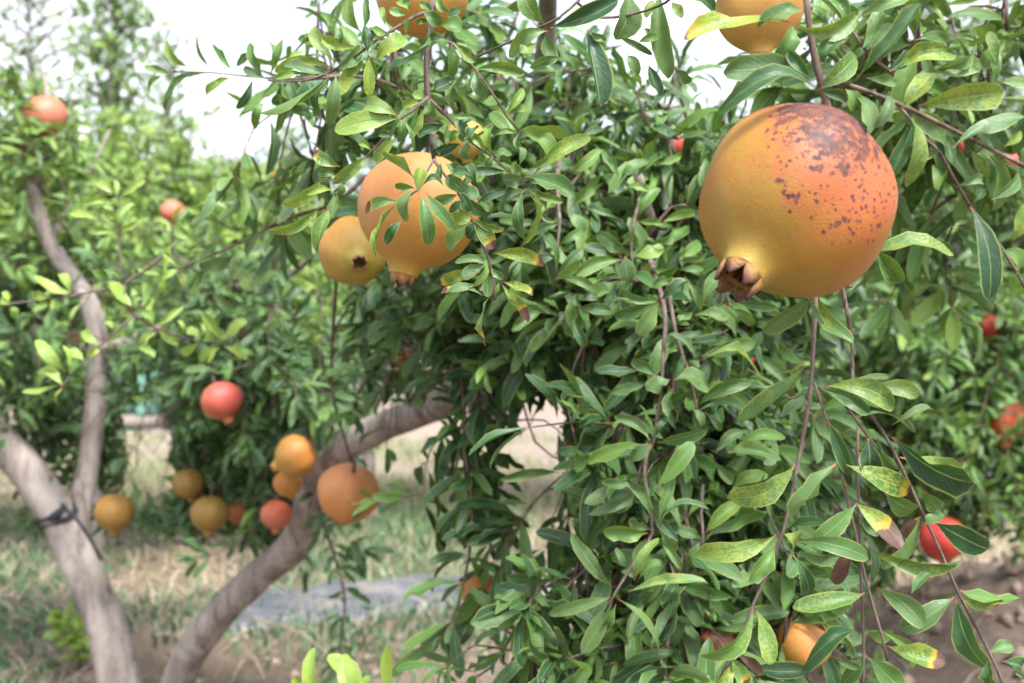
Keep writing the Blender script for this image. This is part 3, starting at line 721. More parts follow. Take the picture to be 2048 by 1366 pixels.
A.authored([(1097, 235, 918, 252, 88, 'g', .05), (1100, 242, 1102, 417, 76, 'g'), (1112, 230, 1232, 342, 80, 'y'), (1230, 382, 1502, 385, 98, 'y', -.06), (1225, 390, 1298, 533, 108, 'g'), (1212, 392, 1195, 502, 42, 'p'),
            (1432, 722, 1303, 628, 78, 'g'), (1396, 622, 1482, 468, 66, 'y', .1), (1410, 626, 1508, 588, 82, 'y'), (1470, 712, 1722, 762, 80, 'y', -.12), (1480, 716, 1512, 832, 42, 'p', .2), (1500, 742, 1672, 882, 104, 'g', -.06), (1462, 732, 1328, 742, 42, 'y')], R2, .3661, dA, b6)
A.authored([(892, 972, 718, 838, 66, 'y', .06), (912, 1042, 930, 912, 102, 'y'), (902, 1032, 798, 998, 72, 'g'), (940, 1022, 1057, 1012, 62, 'd'), (902, 1036, 833, 1202, 90, 'p', .08), (930, 1052, 977, 1338, 96, 'g', .1),
            (812, 1102, 603, 1142, 78, 'b', .03), (802, 1112, 618, 1355, 52, 'y', .06), (832, 1202, 728, 1325, 62, 'd'), (960, 1052, 1138, 1242, 86, 'g', .08)], R2, .3661, dA - .055, b7)
A.authored([(1135, 1062, 1003, 1102, 96, 'p'), (1150, 1072, 1272, 1172, 82, 'g'), (1090, 1162, 1202, 1192, 42, 'y'), (1195, 1212, 1073, 1362, 102, 'g'), (1210, 1216, 1335, 1355, 106, 'b'), (1215, 1192, 1392, 1252, 52, 'b'), (1232, 1112, 1392, 1040, 52, 'd'), (1180, 1060, 1080, 960, 84, 'g'), (1150, 1000, 1235, 1090, 92, 'g'), (1200, 1100, 1095, 1180, 84, 'd'), (1215, 1130, 1130, 1235, 90, 'y'), (1240, 1000, 1180, 900, 84, 'd'), (1205, 960, 1110, 930, 74, 'g'), (1260, 1200, 1180, 1295, 84, 'd'), (1240, 1060, 1300, 1160, 80, 'y'), (1150, 1050, 1200, 1150, 70, 'd')], R2, .3661, dA - .03, b5)
A.authored([(890, 82, 718, 48, 52, 'p', .1), (872, 72, 748, 142, 72, 'p'), (918, 18, 1192, 92, 112, 'b', -.1), (842, 122, 613, 192, 82, 'b', .06), (842, 182, 638, 247, 52, 'b'), (890, 112, 890, 257, 66, 'g'), (862, 250, 648, 290, 62, 'p', .22),
            (900, 252, 865, 522, 52, 'b', -.03), (970, 192, 1112, 395, 92, 'b', .06), (980, 176, 1132, 258, 72, 'b'), (950, 182, 940, 247, 32, 'g'), (910, 92, 972, 162, 52, 'p'), (860, 20, 820, 200, 40, 'g')], R6, .3661, dA - .035, b5)
# shoot above, left of the top right fruit
dN = .66
bN = A.branch([(-300, 560), (430, 220), (560, 140), (700, 20), (760, -80), (800, -300)], [.78, dN, dN, dN, dN + .01, .74], (2.2, 3.4), N1)
bN2 = A.branch([(700, 20), (900, 160), (1200, 130), (1430, 60), (1560, -20), (1600, -150)], [dN, dN + .03, dN + .03, dN + .02, dN, dN], (2.4, 2.6), N1)
A.authored([(455, 252, 1065, 25, 235, 'd', .05), (410, 212, 190, -110, 205, 'y', -.1), (172, 162, -110, 55, 92, 'p', .06), (440, 282, 92, 492, 172, 'p', .14), (430, 292, 440, 592, 212, 'p'), (562, 522, 275, 638, 112, 'p', .12), (332, 402, 188, 492, 112, 'y'), (560, 482, 718, 658, 92, 'p'),
            (788, 268, 935, 950, 275, 'd', .05), (830, 292, 955, 372, 92, 'p')], N1, .2197, dN - .01, bN)
A.authored([(1150, -70, 1078, 352, 285, 'p', -.06), (1455, -90, 1532, 708, 270, 'p', .05), (1400, 0, 1338, 172, 112, 'y'), (1560, -50, 1965, 122, 195, 'd', -.1), (1560, 22, 1652, 162, 112, 'y'), (1092, 342, 1382, 502, 92, 'p', -.12), (1160, 502, 1242, 672, 132, 'p'), (1352, 592, 1452, 872, 142, 'd'), (1602, 632, 1742, 742, 132, 'p'), (1262, 382, 1442, 332, 92, 'g'), (1300, 262, 1392, 312, 60, 'p')], N1, .2197, dN + .03, bN2)
# spray on the left, in front of the lane
dS = 1.22
bS = A.branch([(2400, -500), (1900, -150), (1560, 120), (1300, 200), (1080, 290), (900, 380), (640, 510), (370, 610), (250, 680)], [1.35, 1.3, 1.24, dS, dS, dS, dS, dS, dS], (5.5, 1.8), N5)
A.authored([(1110, 242, 738, 130, 102, 'm', .05), (1140, 232, 930, 55, 100, 'm'), (920, 332, 648, 130, 112, 'm'), (920, 352, 558, 140, 82, 'p', .05), (682, 332, 338, 170, 102, 'y'), (712, 352, 398, 110, 92, 'm'), (432, 482, 178, 290, 112, 'm'), (642, 472, 498, 350, 62, 'p'), (482, 522, 328, 500, 62, 'm'),
            (1022, 372, 788, 522, 112, 'p'), (722, 522, 468, 732, 142, 'p', .04), (702, 622, 862, 872, 122, 'y', -.08), (562, 562, 348, 642, 62, 'g'), (472, 652, 328, 872, 92, 'g'), (522, 852, 692, 1042, 82, 'p'), (652, 1082, 872, 982, 72, 'g'), (902, 342, 818, 150, 92, 'p'), (250, 680, 60, 760, 80, 'm'), (260, 670, 130, 520, 70, 'y'),
            (1200, 300, 1110, 540, 90, 'p'), (1230, 260, 1200, 480, 80, 'm'), (1040, 300, 1000, 100, 80, 'm')], N5, .2343, dS, bS)
bT = A.branch([(672, 430), (672, 565), (664, 700), (668, 800), (690, 880), (705, 925)], [1.3, 1.4, 1.5, 1.55, 1.58, 1.6], (4.2, 2.6))
A.authored([(1500, 1222, 1258, 1140, 82, 'm'), (1500, 1182, 1388, 1042, 82, 'k'), (1490, 1212, 1368, 1200, 72, 'm'), (1490, 1242, 1398, 1332, 92, 'm'), (1552, 1102, 1478, 992, 82, 'k')], N5, .2343, 1.5, bT)
# pale young shoot on the left
dK = 1.32
k1 = A.branch([(1150, 20), (1000, 150), (800, 290), (710, 315), (480, 360), (340, 385), (80, 412), (-120, 440)], dK, (3.2, 1.6), R4)
k2 = A.branch([(800, 290), (815, 400), (870, 480), (1010, 570), (1180, 630), (1300, 660), (1450, 672)], dK - .01, (3, 1.6), R4)
k3 = A.branch([(865, 495), (760, 590), (650, 690), (545, 795), (410, 940), (370, 1020)], dK - .02, (2.6, 1.2), R4)
k4 = A.branch([(800, 295), (785, 150), (775, 0), (775, -180), (760, -400)], dK - .01, (2.8, 1.2), R4)
A.authored([(1450, 652, 1318, 478, 92, 'k'), (1460, 642, 1592, 512, 72, 'k'), (1460, 692, 1602, 772, 72, 'k'), (1440, 702, 1343, 802, 62, 'k'), (1400, 672, 1328, 578, 72, 'k'), (1380, 692, 1298, 792, 52, 'm'), (1300, 642, 1213, 568, 72, 'k'), (1300, 662, 1168, 772, 66, 'k'), (1190, 612, 1158, 522, 42, 'k'), (1320, 622, 1310, 540, 42, 'k'),
            (1162, 692, 1028, 568, 82, 'k'), (1020, 602, 898, 702, 66, 'k'), (900, 692, 1002, 762, 72, 'm'), (1000, 562, 970, 380, 52, 'k'), (1000, 552, 930, 450, 72, 'm'), (1020, 562, 1157, 438, 52, 'k'), (872, 442, 718, 268, 86, 'k'), (880, 452, 860, 380, 52, 'm'), (920, 432, 962, 258, 62, 'm')], R4, .3075, dK - .015, k2)
A.authored([(440, 862, 228, 653, 92, 'k', .05), (450, 862, 398, 688, 52, 'k'), (545, 782, 453, 688, 72, 'k'), (560, 772, 642, 688, 62, 'k'), (405, 942, 273, 813, 82, 'k'), (390, 936, 163, 1002, 62, 'k', -.12), (640, 682, 538, 598, 72, 'k'), (410, 962, 358, 1072, 36, 'k'), (735, 582, 683, 528, 42, 'k'), (452, 872, 502, 772, 52, 'm')], R4, .3075, dK - .02, k3)
A.authored([(460, 346, 223, 225, 82, 'k'), (460, 342, 378, 220, 82, 'k'), (340, 372, 198, 340, 72, 'k'), (60, 412, 28, 328, 62, 'k'), (70, 422, -10, 388, 52, 'k'), (80, 432, 102, 492, 56, 'y'), (340, 382, 308, 432, 32, 'y'), (590, 192, 722, 252, 62, 'm'), (662, 202, 802, 242, 60, 'm'), (1072, 232, 888, 180, 62, 'm'), (1062, 222, 1112, 48, 52, 'k'), (1072, 242, 1040, 352, 52, 'm')], R4, .3075, dK, k1)
A.authored([(650, 1072, 792, 988, 56, 'k'), (640, 1082, 618, 968, 46, 'k'), (630, 1062, 528, 988, 62, 'k'), (625, 1152, 498, 1088, 52, 'm'), (630, 1122, 438, 1093, 52, 'k'), (545, 1202, 378, 1148, 56, 'k'), (630, 1272, 478, 1260, 56, 'k'), (650, 1252, 752, 1213, 46, 'k'), (650, 1262, 692, 1108, 52, 'm'), (635, 1202, 555, 1170, 46, 'k'), (650, 1180, 740, 1120, 50, 'k')], R1, .3661, dK - .01, k4)
# tip of the upper left branch against the sky
u1 = A.branch([(1860, 420), (1700, 430), (1460, 427), (1290, 410), (1130, 395), (950, 392)], [.9, .95, 1.0, 1.0, 1.0, 1.0], (3, 1.2), R1)
A.authored([(1032, 366, 883, 238, 60, 'm'), (1142, 371, 1053, 198, 52, 'm'), (1266, 381, 1163, 248, 52, 'm'), (930, 401, 778, 364, 56, 'p'), (892, 411, 803, 497, 42, 'm'), (1122, 400, 893, 602, 70, 'g', .18), (1262, 426, 1118, 502, 62, 'y'), (1290, 371, 1352, 290, 50, 'p'), (1450, 431, 1328, 370, 56, 'p'), (1442, 421, 1348, 238, 62, 'm'), (1470, 412, 1470, 213, 72, 'm'), (1500, 421, 1642, 436, 56, 'p'), (1482, 402, 1560, 215, 60, 'm'), (1530, 440, 1552, 692, 62, 'y'), (1450, 560, 1388, 692, 60, 'g'), (1600, 420, 1640, 250, 60, 'm'), (1580, 440, 1620, 560, 60, 'g'), (1380, 430, 1300, 600, 60, 'd'), (1600, 430, 1480, 560, 60, 'g'), (1650, 430, 1700, 560, 60, 'd')], R1, .3661, 1.0, u1)
# crown inside: behind the central cluster, over the lane, hanging sprays below the limb
A.fill([(800, 170, 1.1, 190, 110, .1, 13), (950, 120, 1.3, 200, 130, .15, 11), (600, 230, 1.15, 80, 60, .1, 3), (700, 60, 1.1, 80, 60, .08, 4)], Lm=.050, kinds='ggdm', length=(.05, .12))
A.fill([(790, 560, 1.5, 130, 130, .18, 12), (830, 720, 1.45, 120, 70, .12, 10)], Lm=.05, kinds='gdd', length=(.05, .12))
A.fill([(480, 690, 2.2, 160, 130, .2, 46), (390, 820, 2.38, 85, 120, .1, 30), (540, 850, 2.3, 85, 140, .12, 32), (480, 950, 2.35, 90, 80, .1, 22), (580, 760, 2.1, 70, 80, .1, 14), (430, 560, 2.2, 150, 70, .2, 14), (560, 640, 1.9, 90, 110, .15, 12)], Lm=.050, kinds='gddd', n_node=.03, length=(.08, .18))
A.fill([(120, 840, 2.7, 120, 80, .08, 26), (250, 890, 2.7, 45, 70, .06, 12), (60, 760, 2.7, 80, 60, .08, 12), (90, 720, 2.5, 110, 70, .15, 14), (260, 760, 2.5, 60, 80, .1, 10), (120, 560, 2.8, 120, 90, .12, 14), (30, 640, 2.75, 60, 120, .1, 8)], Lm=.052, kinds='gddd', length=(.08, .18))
A.fill([(150, 420, 2.85, 130, 100, .12, 12), (60, 520, 2.85, 90, 110, .12, 10), (270, 560, 2.7, 120, 80, .12, 12), (360, 500, 2.6, 120, 70, .15, 9)], Lm=.052, kinds='mkg', length=(.07, .15))
A.fill([(150, 400, 2.3, 90, 60, .1, 3), (230, 600, 2.3, 60, 50, .1, 3)], Lm=.05, kinds='mng', length=(.06, .12))
A.fill([(90, 300, 2.6, 120, 80, .2, 14), (60, 210, 2.6, 90, 50, .15, 8), (-110, 500, 2.3, 60, 200, .15, 6), (-250, 150, 2.45, 120, 200, .2, 16)], Lm=.055, kinds='gmmy', length=(.08, .16))
def hang(tree, pts, step, nl, Lm, kinds, **kw):
    tree.spray([P(*q) for q in pts], step, nl, Lm, kinds, avoid=False, **kw)
hang(A, [(925, 770, 1.25), (930, 900, 1.22), (945, 1010, 1.2), (938, 1110, 1.2), (915, 1210, 1.2), (890, 1270, 1.2)], .038, 5, .060, 'gd', twig=.0022)
hang(A, [(955, 780, 1.3), (975, 900, 1.3), (985, 1010, 1.3), (975, 1120, 1.3), (960, 1220, 1.28)], .03, 5, .05, 'gd')
hang(A, [(640, 1030, 2.0), (668, 1110, 1.95), (690, 1200, 1.9), (680, 1290, 1.88), (690, 1390, 1.86)], .04, 5, .045, 'gd', twig=.0024)
hang(A, [(650, 1000, 1.98), (680, 1060, 1.95), (720, 1100, 1.94)], .035, 5, .05, 'dd')
hang(A, [(530, 940, 2.1), (520, 1040, 2.1), (470, 1090, 2.1), (400, 1120, 2.1)], .045, 4, .05, 'gd')
hang(A, [(905, 972, 1.25), (860, 985, 1.25), (760, 1000, 1.25)], .06, 2, .045, 'gm')
A.finish(300)

# --- the bushy neighbour that fills the middle
bC = G(1345, 1.62)
C = Tree('pomegranate_tree', 'dense bushy pomegranate tree with dark green leafy sprays hanging to the ground', 'tree', bC, 'pomegranate trees of the orchard')
C.limb('trunk', [[*(bC - np.array([0, 0, .06])), .05]] + LP([(1350, 1700, 1.6, .042), (1370, 1400, 1.56, .036), (1400, 1150, 1.52, .030), (1390, 950, 1.48, .026), (1370, 700, 1.4, .022), (1350, 450, 1.3, .016), (1330, 250, 1.25, .010)]), sides=18)
C.limb('limb', LP([(1395, 900, 1.47, .020), (1300, 830, 1.45, .019), (1225, 790, 1.42, .018), (1170, 745, 1.38, .016), (1130, 600, 1.25, .012), (1110, 420, 1.1, .007), (1115, 300, 1.05, .005)]), sides=14)
C.limb('limb', LP([(1375, 720, 1.4, .014), (1330, 560, 1.2, .011), (1300, 440, 1.08, .008), (1270, 330, 1.02, .005)]), sides=12)
C.limb('limb', LP([(1395, 1050, 1.5, .014), (1460, 850, 1.4, .012), (1500, 650, 1.3, .009), (1480, 420, 1.25, .005)]), sides=12)
C.limb('limb', LP([(1390, 1250, 1.53, .012), (1280, 1150, 1.3, .009), (1240, 1050, 1.15, .005)]), sides=12)
dC = .90
c1 = C.branch([(700, -150), (720, 0), (800, 250), (830, 420), (820, 600), (810, 760), (795, 960), (765, 1150), (745, 1310), (650, 1500), (600, 1750)], [1.06, 1.0, .94, .92, .91, dC, dC, dC, dC, dC, .9], (6, 2), N3)
c2 = C.branch([(850, 200), (870, 320), (900, 500), (960, 700), (1015, 860), (1040, 1000), (1060, 1100), (1100, 1400)], [.97, .95, .93, .92, .91, .91, .91, .93], (4.5, 2), N3)
c3 = C.branch([(520, 400), (530, 700), (545, 880), (530, 1040), (515, 1230), (480, 1500)], [1.06, 1.0, .97, .96, .96, .98], (4, 2.2), N2)
c4 = C.branch([(1330, 560), (1230, 830), (1195, 1180), (1230, 1400)], [1.05, 1.0, .97, .97], (4, 2.4), N2)
c5 = C.branch([(560, 20), (530, 180), (575, 520), (470, 690), (355, 880), (300, 980)], [.9, .89, .87, .86, .85, .87], (4, 2.2), N4)
c6 = C.branch([(860, 250), (850, 420), (860, 550), (820, 720), (660, 970), (700, 1080)], [.93, .92, .91, .92, .93, .95], (3.4, 2), N4)
C.authored([(790, 290, 503, 193, 82, 'g', -.14), (770, 300, 448, 382, 122, 'g'), (780, 310, 638, 538, 122, 'p'), (800, 282, 1002, 168, 132, 'd'), (862, 182, 743, 170, 92, 'g'), (80, 132, 338, 232, 82, 'p', -.1), (30, 142, 202, -5, 92, 'g'), (512, 0, 188, 112, 132, 'g'), (540, -30, 570, 152, 142, 'p'), (150, 282, 150, 432, 112, 'p'), (210, 342, 442, 372, 102, 'd'), (170, 442, 252, 622, 102, 'd'), (230, 272, 347, 260, 82, 'd'),
            (862, 862, 693, 932, 122, 'p'), (762, 832, 583, 718, 102, 'g'), (692, 892, 453, 922, 92, 'p', -.05), (640, 792, 368, 745, 82, 'd'), (892, 852, 962, 688, 52, 'g'), (892, 862, 1152, 882, 132, 'g', -.2), (892, 922, 868, 1132, 92, 'p', .12), (922, 902, 1002, 942, 42, 'p'),
            (720, 1302, 488, 1088, 92, 'p', .14), (732, 1312, 648, 1040, 52, 'g'), (772, 1312, 1132, 1228, 112, 'g', -.06), (702, 1322, 268, 1362, 102, 'd', -.08), (740, 1332, 575, 1370, 80, 'p'), (762, 1272, 842, 1128, 52, 'd')], N3, .2782, dC - .01, c1)
C.authored([(1090, 692, 1487, 568, 132, 'g'), (1090, 722, 1552, 772, 82, 'y', -.06), (1070, 722, 1018, 782, 90, 'p'), (1050, 702, 878, 518, 82, 'p', .1), (1030, 402, 1352, 524, 102, 'p', -.16), (1030, 382, 1302, 368, 62, 'g'), (1282, 352, 1492, 462, 102, 'p'), (992, 162, 1092, 352, 62, 'p'), (1100, 282, 1242, 78, 112, 'g'), (1022, 372, 928, 442, 82, 'p'),
            (1062, 1052, 1442, 878, 132, 'g', -.08), (1072, 1082, 1442, 1082, 82, 'g', -.05), (1112, 1092, 1262, 1224, 62, 'p'), (1022, 1072, 1112, 1182, 62, 'p'), (1272, 882, 1138, 922, 52, 'y'), (1420, 1062, 1557, 928, 72, 'y'), (892, 1368, 1022, 1298, 62, 'g'), (1200, 1368, 1382, 1228, 112, 'p'), (1372, 1312, 1662, 1218, 92, 'm'), (1262, 1368, 1602, 1348, 82, 'g')], N3, .2782, dC, c2)
C.authored([(640, 762, 912, 428, 152, 'g'), (620, 432, 922, 238, 132, 'g'), (560, 872, 368, 788, 62, 'p', -.2), (620, 822, 772, 972, 132, 'p', -.1), (540, 1092, 762, 958, 92, 'g'), (512, 1352, 368, 978, 102, 'g'), (522, 1368, 742, 1128, 112, 'd'), (530, 900, 330, 960, 90, 'd'), (520, 1200, 300, 1250, 100, 'd')], N2, .2197, .95, c3)
C.authored([(1020, 442, 928, 278, 72, 'p'), (1080, 502, 948, 188, 102, 'g'), (1100, 502, 1282, 288, 112, 'g'), (1242, 482, 1432, 268, 112, 'm'), (1060, 842, 788, 788, 122, 'g'), (1172, 1182, 888, 1018, 142, 'g'), (1200, 948, 1215, 1132, 152, 'p'), (1232, 1192, 1492, 1098, 152, 'm'), (1522, 1292, 1562, 1058, 92, 'm'), (1100, 1222, 688, 1368, 152, 'g'), (1190, 1222, 1190, 1432, 190, 'g'), (1252, 872, 1482, 912, 102, 'm'), (1262, 822, 1442, 558, 172, 'm'), (1150, 572, 1352, 592, 82, 'm'), (1200, 732, 1108, 508, 62, 'p'),
            (1372, 1042, 1592, 958, 122, 'm'), (1582, 1062, 1722, 928, 132, 'm'), (1592, 1212, 1852, 1058, 122, 'm'), (1602, 1232, 1922, 1188, 82, 'g'), (1622, 1312, 1862, 1308, 72, 'm'), (1482, 882, 1782, 798, 102, 'm'), (1452, 362, 1642, 298, 82, 'y'), (1062, 1182, 758, 1118, 122, 'd')], N2, .2197, .97, c4)
C.authored([(552, 22, 193, 82, 102, 'g'), (572, 32, 445, 112, 102, 'p'), (592, 272, 802, 8, 102, 'g', .05), (462, 212, 298, 242, 72, 'g', -.15), (552, 522, 308, 532, 112, 'g', .08), (575, 502, 448, 432, 72, 'p', -.14), (560, 432, 448, 218, 82, 'g', .1), (610, 452, 682, 188, 82, 'g'), (602, 492, 902, 422, 72, 'g', -.1), (612, 512, 682, 652, 62, 'p', -.16), (622, 582, 742, 717, 72, 'p'), (542, 552, 488, 702, 72, 'p'),
            (345, 822, 98, 578, 92, 'p', .1), (340, 882, 2, 947, 92, 'p', -.08), (355, 897, 173, 1198, 112, 'p'), (380, 892, 622, 1198, 86, 'p', .12), (440, 852, 893, 798, 116, 'y'), (472, 792, 577, 563, 66, 'y'), (482, 782, 408, 730, 42, 'p'), (432, 722, 378, 618, 42, 'g'), (370, 922, 318, 1102, 62, 'g'), (162, 962, 48, 992, 62, 'p'), (500, 782, 632, 688, 62, 'g')], N4, .3559, .86, c5)
C.authored([(852, 552, 698, 488, 82, 'p', -.1), (872, 522, 1062, 348, 112, 'y'), (882, 542, 1202, 388, 112, 'g'), (842, 572, 768, 692, 62, 'g'), (1000, 72, 1307, 92, 76, 'g', -.08), (922, 112, 1022, 252, 62, 'p'), (1022, 272, 1212, 178, 92, 'y'), (662, 972, 922, 1078, 62, 'g'), (802, 872, 902, 1002, 92, 'b'), (872, 832, 1032, 1012, 112, 'g'), (740, 1192, 423, 1217, 76, 'g', -.1)], N4, .3559, .92, c6)
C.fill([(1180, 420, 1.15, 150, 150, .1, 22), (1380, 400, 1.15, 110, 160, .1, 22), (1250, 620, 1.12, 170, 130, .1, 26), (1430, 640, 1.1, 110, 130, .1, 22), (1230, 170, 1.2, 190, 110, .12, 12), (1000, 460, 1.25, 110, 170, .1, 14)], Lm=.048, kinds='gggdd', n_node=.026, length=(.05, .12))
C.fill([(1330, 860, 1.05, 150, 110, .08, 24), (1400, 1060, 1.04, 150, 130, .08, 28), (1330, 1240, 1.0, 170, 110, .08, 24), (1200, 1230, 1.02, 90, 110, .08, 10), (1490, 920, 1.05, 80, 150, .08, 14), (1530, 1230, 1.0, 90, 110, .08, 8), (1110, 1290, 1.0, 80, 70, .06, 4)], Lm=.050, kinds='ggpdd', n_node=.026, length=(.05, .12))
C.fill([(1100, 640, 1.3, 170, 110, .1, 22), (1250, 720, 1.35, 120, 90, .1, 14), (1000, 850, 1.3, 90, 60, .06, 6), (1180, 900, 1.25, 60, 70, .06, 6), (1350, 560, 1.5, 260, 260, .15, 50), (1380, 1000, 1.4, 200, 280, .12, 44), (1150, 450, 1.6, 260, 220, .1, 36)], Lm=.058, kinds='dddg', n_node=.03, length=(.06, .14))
hang(C, [(1250, 1080, 1.0), (1180, 1130, .98), (1120, 1190, .97), (1080, 1240, .97)], .035, 5, .06, 'gd')
hang(C, [(1230, 1170, .98), (1090, 1265, .97), (1020, 1300, .97), (950, 1290, .97), (900, 1330, .97)], .07, 2, .045, 'gm', connect=False)
hang(C, [(1070, 1270, .97), (1065, 1330, .97), (1060, 1390, .97)], .03, 4, .055, 'gd')
hang(C, [(1000, 1310, 1.02), (960, 1350, 1.0), (880, 1390, 1.0)], .03, 4, .05, 'gd')
C.finish(300)

# --- the near tree on the right whose branch carries the big fruit
bB = np.array([1.02, .86, ground_height(1.02, .86)])
B = Tree('pomegranate_tree', 'near pomegranate tree whose drooping twigs with pink leaf stalks surround the big blotched fruit', 'tree', bB, 'pomegranate trees of the orchard')
B.limb('trunk', [[*(bB - np.array([0, 0, .06])), .06], [1.0, .85, .4, .048], [.97, .82, .8, .040], [.9, .76, 1.12, .032], [.74, .69, 1.36, .024], [.52, .62, 1.46, .018], [.32, .575, 1.40, .012], [.19, .555, 1.25, .0075], [*P(1606, -30, .55), .0050]], sides=18)
B.limb('limb', [[.88, .75, 1.15, .022], [1.05, .7, 1.5, .016], [1.2, .75, 1.8, .008]], sides=12)
B.limb('limb', [[.97, .82, .85, .024], [1.15, 1.1, 1.3, .018], [1.1, 1.3, 1.7, .008]], sides=12)
dB = .545
r1 = B.branch([(560, -60), (580, 130), (610, 280), (640, 400), (668, 500)], dB, (6.5, 8.5), R3, sides=12)
r2 = B.branch([(615, 360), (740, 362), (950, 440), (1200, 560), (1500, 710), (1800, 850)], [dB, dB, dB - .005, dB - .01, dB, dB + .02], (5.5, 4), R3)
r3 = B.branch([(955, 445), (1080, 600), (1140, 660), (1250, 860), (1400, 1060), (1500, 1230), (1560, 1400)], [dB, dB, dB, dB + .01, dB + .02, dB + .02, dB + .03], (3.4, 2.6), R3)
r4 = B.branch([(640, -60), (690, 20), (760, 130), (830, 230), (930, 310)], [dB + .04, dB + .035, dB + .03, dB + .03, dB + .03], (3.8, 2.4), R3)
B.authored([(600, 372, 208, 333, 132, 'p', .05), (610, 387, 198, 432, 102, 'd', -.02), (582, 332, 488, 218, 76, 'd'), (492, 96, 42, 150, 92, 'o', .18), (547, 42, 363, 87, 92, 'p', -.06), (500, 102, 440, 283, 88, 'g'), (525, 117, 784, 68, 112, 'y', .10), (642, 282, 682, 148, 102, 'g'), (620, 382, 808, 236, 102, 'y', -.02), (625, 392, 742, 432, 72, 'd')], R3, .4685, dB - .012, r1)
B.authored([(780, 332, 1052, 36, 96, 'g', .10), (700, 462, 812, 492, 82, 'p'), (762, 392, 800, 588, 82, 'p', -.25), (910, 402, 858, 552, 62, 'p', -.15), (820, 332, 952, 352, 62, 'p'), (968, 466, 1085, 282, 102, 'y', .16), (1045, 452, 1418, 400, 140, 'y', -.05), (730, 380, 780, 470, 70, 'g'), (1190, 632, 1494, 518, 82, 'g', -.08), (1408, 626, 1500, 565, 42, 'y')], R3, .4685, dB - .02, r2)
B.authored([(940, 312, 1192, 186, 102, 'y', -.04), (920, 302, 1022, 218, 62, 'd'), (1090, 312, 1332, 268, 102, 'p'), (1080, 302, 1312, 208, 62, 'g', -.12), (1030, 172, 1212, 180, 52, 'g', -.12), (840, 202, 942, 98, 72, 'g'), (800, 212, 852, 16, 62, 'g', .06), (800, 62, 1010, -10, 92, 'p'), (700, 30, 785, 62, 60, 'p'), (1372, 352, 1338, 218, 52, 'g'), (1382, 282, 1338, 138, 46, 'y'), (1400, 352, 1500, 362, 52, 'y'), (880, 260, 990, 120, 70, 'd'), (720, 120, 690, -20, 70, 'g')], R3, .4685, dB + .02, r4)
B.authored([(1160, 632, 1028, 488, 92, 'p'), (1140, 642, 968, 652, 72, 'p'), (972, 472, 1042, 782, 62, 'y', .12), (1200, 802, 1332, 788, 62, 'p', -.22), (1280, 862, 1332, 788, 52, 'g'), (1352, 852, 1500, 738, 62, 'g'), (1330, 652, 1368, 902, 82, 'p', -.16), (1270, 642, 1342, 752, 52, 'y'), (1265, 882, 1352, 1275, 102, 'd', -.06), (1390, 1072, 1490, 1160, 72, 'g', -.25), (1440, 1032, 1500, 868, 72, 'y')], R3, .4685, dB, r3)
dD = .60
s1 = B.branch([(500, -560), (490, -250), (480, -10), (470, 200), (455, 400), (420, 600), (370, 840), (310, 1000), (265, 1100), (200, 1260), (130, 1400)], [.58, .62, .625, dD, dD, dD, dD, dD, dD, dD, dD], (5.5, 2.6), R8)
s2 = B.branch([(520, -560), (545, -250), (565, 10), (600, 200), (602, 340), (645, 430), (705, 515), (770, 640), (830, 770), (900, 920), (960, 1060), (1060, 1250), (1120, 1390)], [.58, .63, .63, .62, .61, dD, dD, dD, dD, dD, dD, dD, dD], (5, 2), R8)
s3 = B.branch([(472, 350), (500, 430), (530, 520), (570, 680), (610, 850), (650, 1030), (700, 1200), (720, 1290)], dD - .01, (3, 1.5), R8)
s4 = B.branch([(590, 440), (640, 510), (690, 580)], dD, (2.2, 1.4), R8)
s5 = B.branch([(620, 500), (620, 690), (625, 850), (632, 1050), (640, 1250), (635, 1400)], dD + .025, (2.4, 1.4), R8)
B.authored([(472, 62, 318, 192, 82, 'p', .08), (455, 60, 497, 152, 26, 'p'), (486, 52, 622, 210, 76, 'y', .08), (440, 292, 213, 473, 82, 'y', -.1), (456, 382, 363, 472, 62, 'p'), (440, 272, 353, 332, 26, 'y'), (406, 626, 186, 742, 92, 'y', -.14), (342, 862, 73, 937, 86, 'y', -.08), (340, 902, 248, 1022, 82, 'g'), (368, 862, 415, 902, 62, 'y'), (264, 1112, 88, 1277, 72, 'y', -.14), (276, 1120, 327, 1303, 66, 'y'), (400, 932, 467, 1093, 62, 'd'), (205, 1290, 120, 1400, 60, 'y'), (190, 1280, 240, 1370, 60, 'b'), (210, 1270, 300, 1330, 50, 'x')], R8, .59, dD - .005, s1)
B.authored([(545, 622, 408, 828, 82, 'p', -.06), (520, 482, 592, 652, 72, 'g'), (500, 372, 657, 452, 62, 'g', -.06), (510, 362, 747, 432, 86, 'y', -.1), (580, 626, 822, 697, 82, 'b', .06), (612, 756, 762, 912, 82, 'x', -.05), (612, 762, 468, 892, 72, 'g'), (602, 882, 538, 1033, 72, 'x'), (402, 886, 652, 942, 72, 'g', -.1), (410, 922, 582, 962, 52, 'p'), (642, 1062, 408, 1093, 76, 'y', -.1), (682, 1042, 847, 1165, 76, 'p', -.2), (652, 912, 953, 932, 82, 'y', .08), (720, 1242, 918, 1295, 92, 'b', .08), (700, 1190, 830, 1260, 50, 'g')], R8, .59, dD - .015, s3)
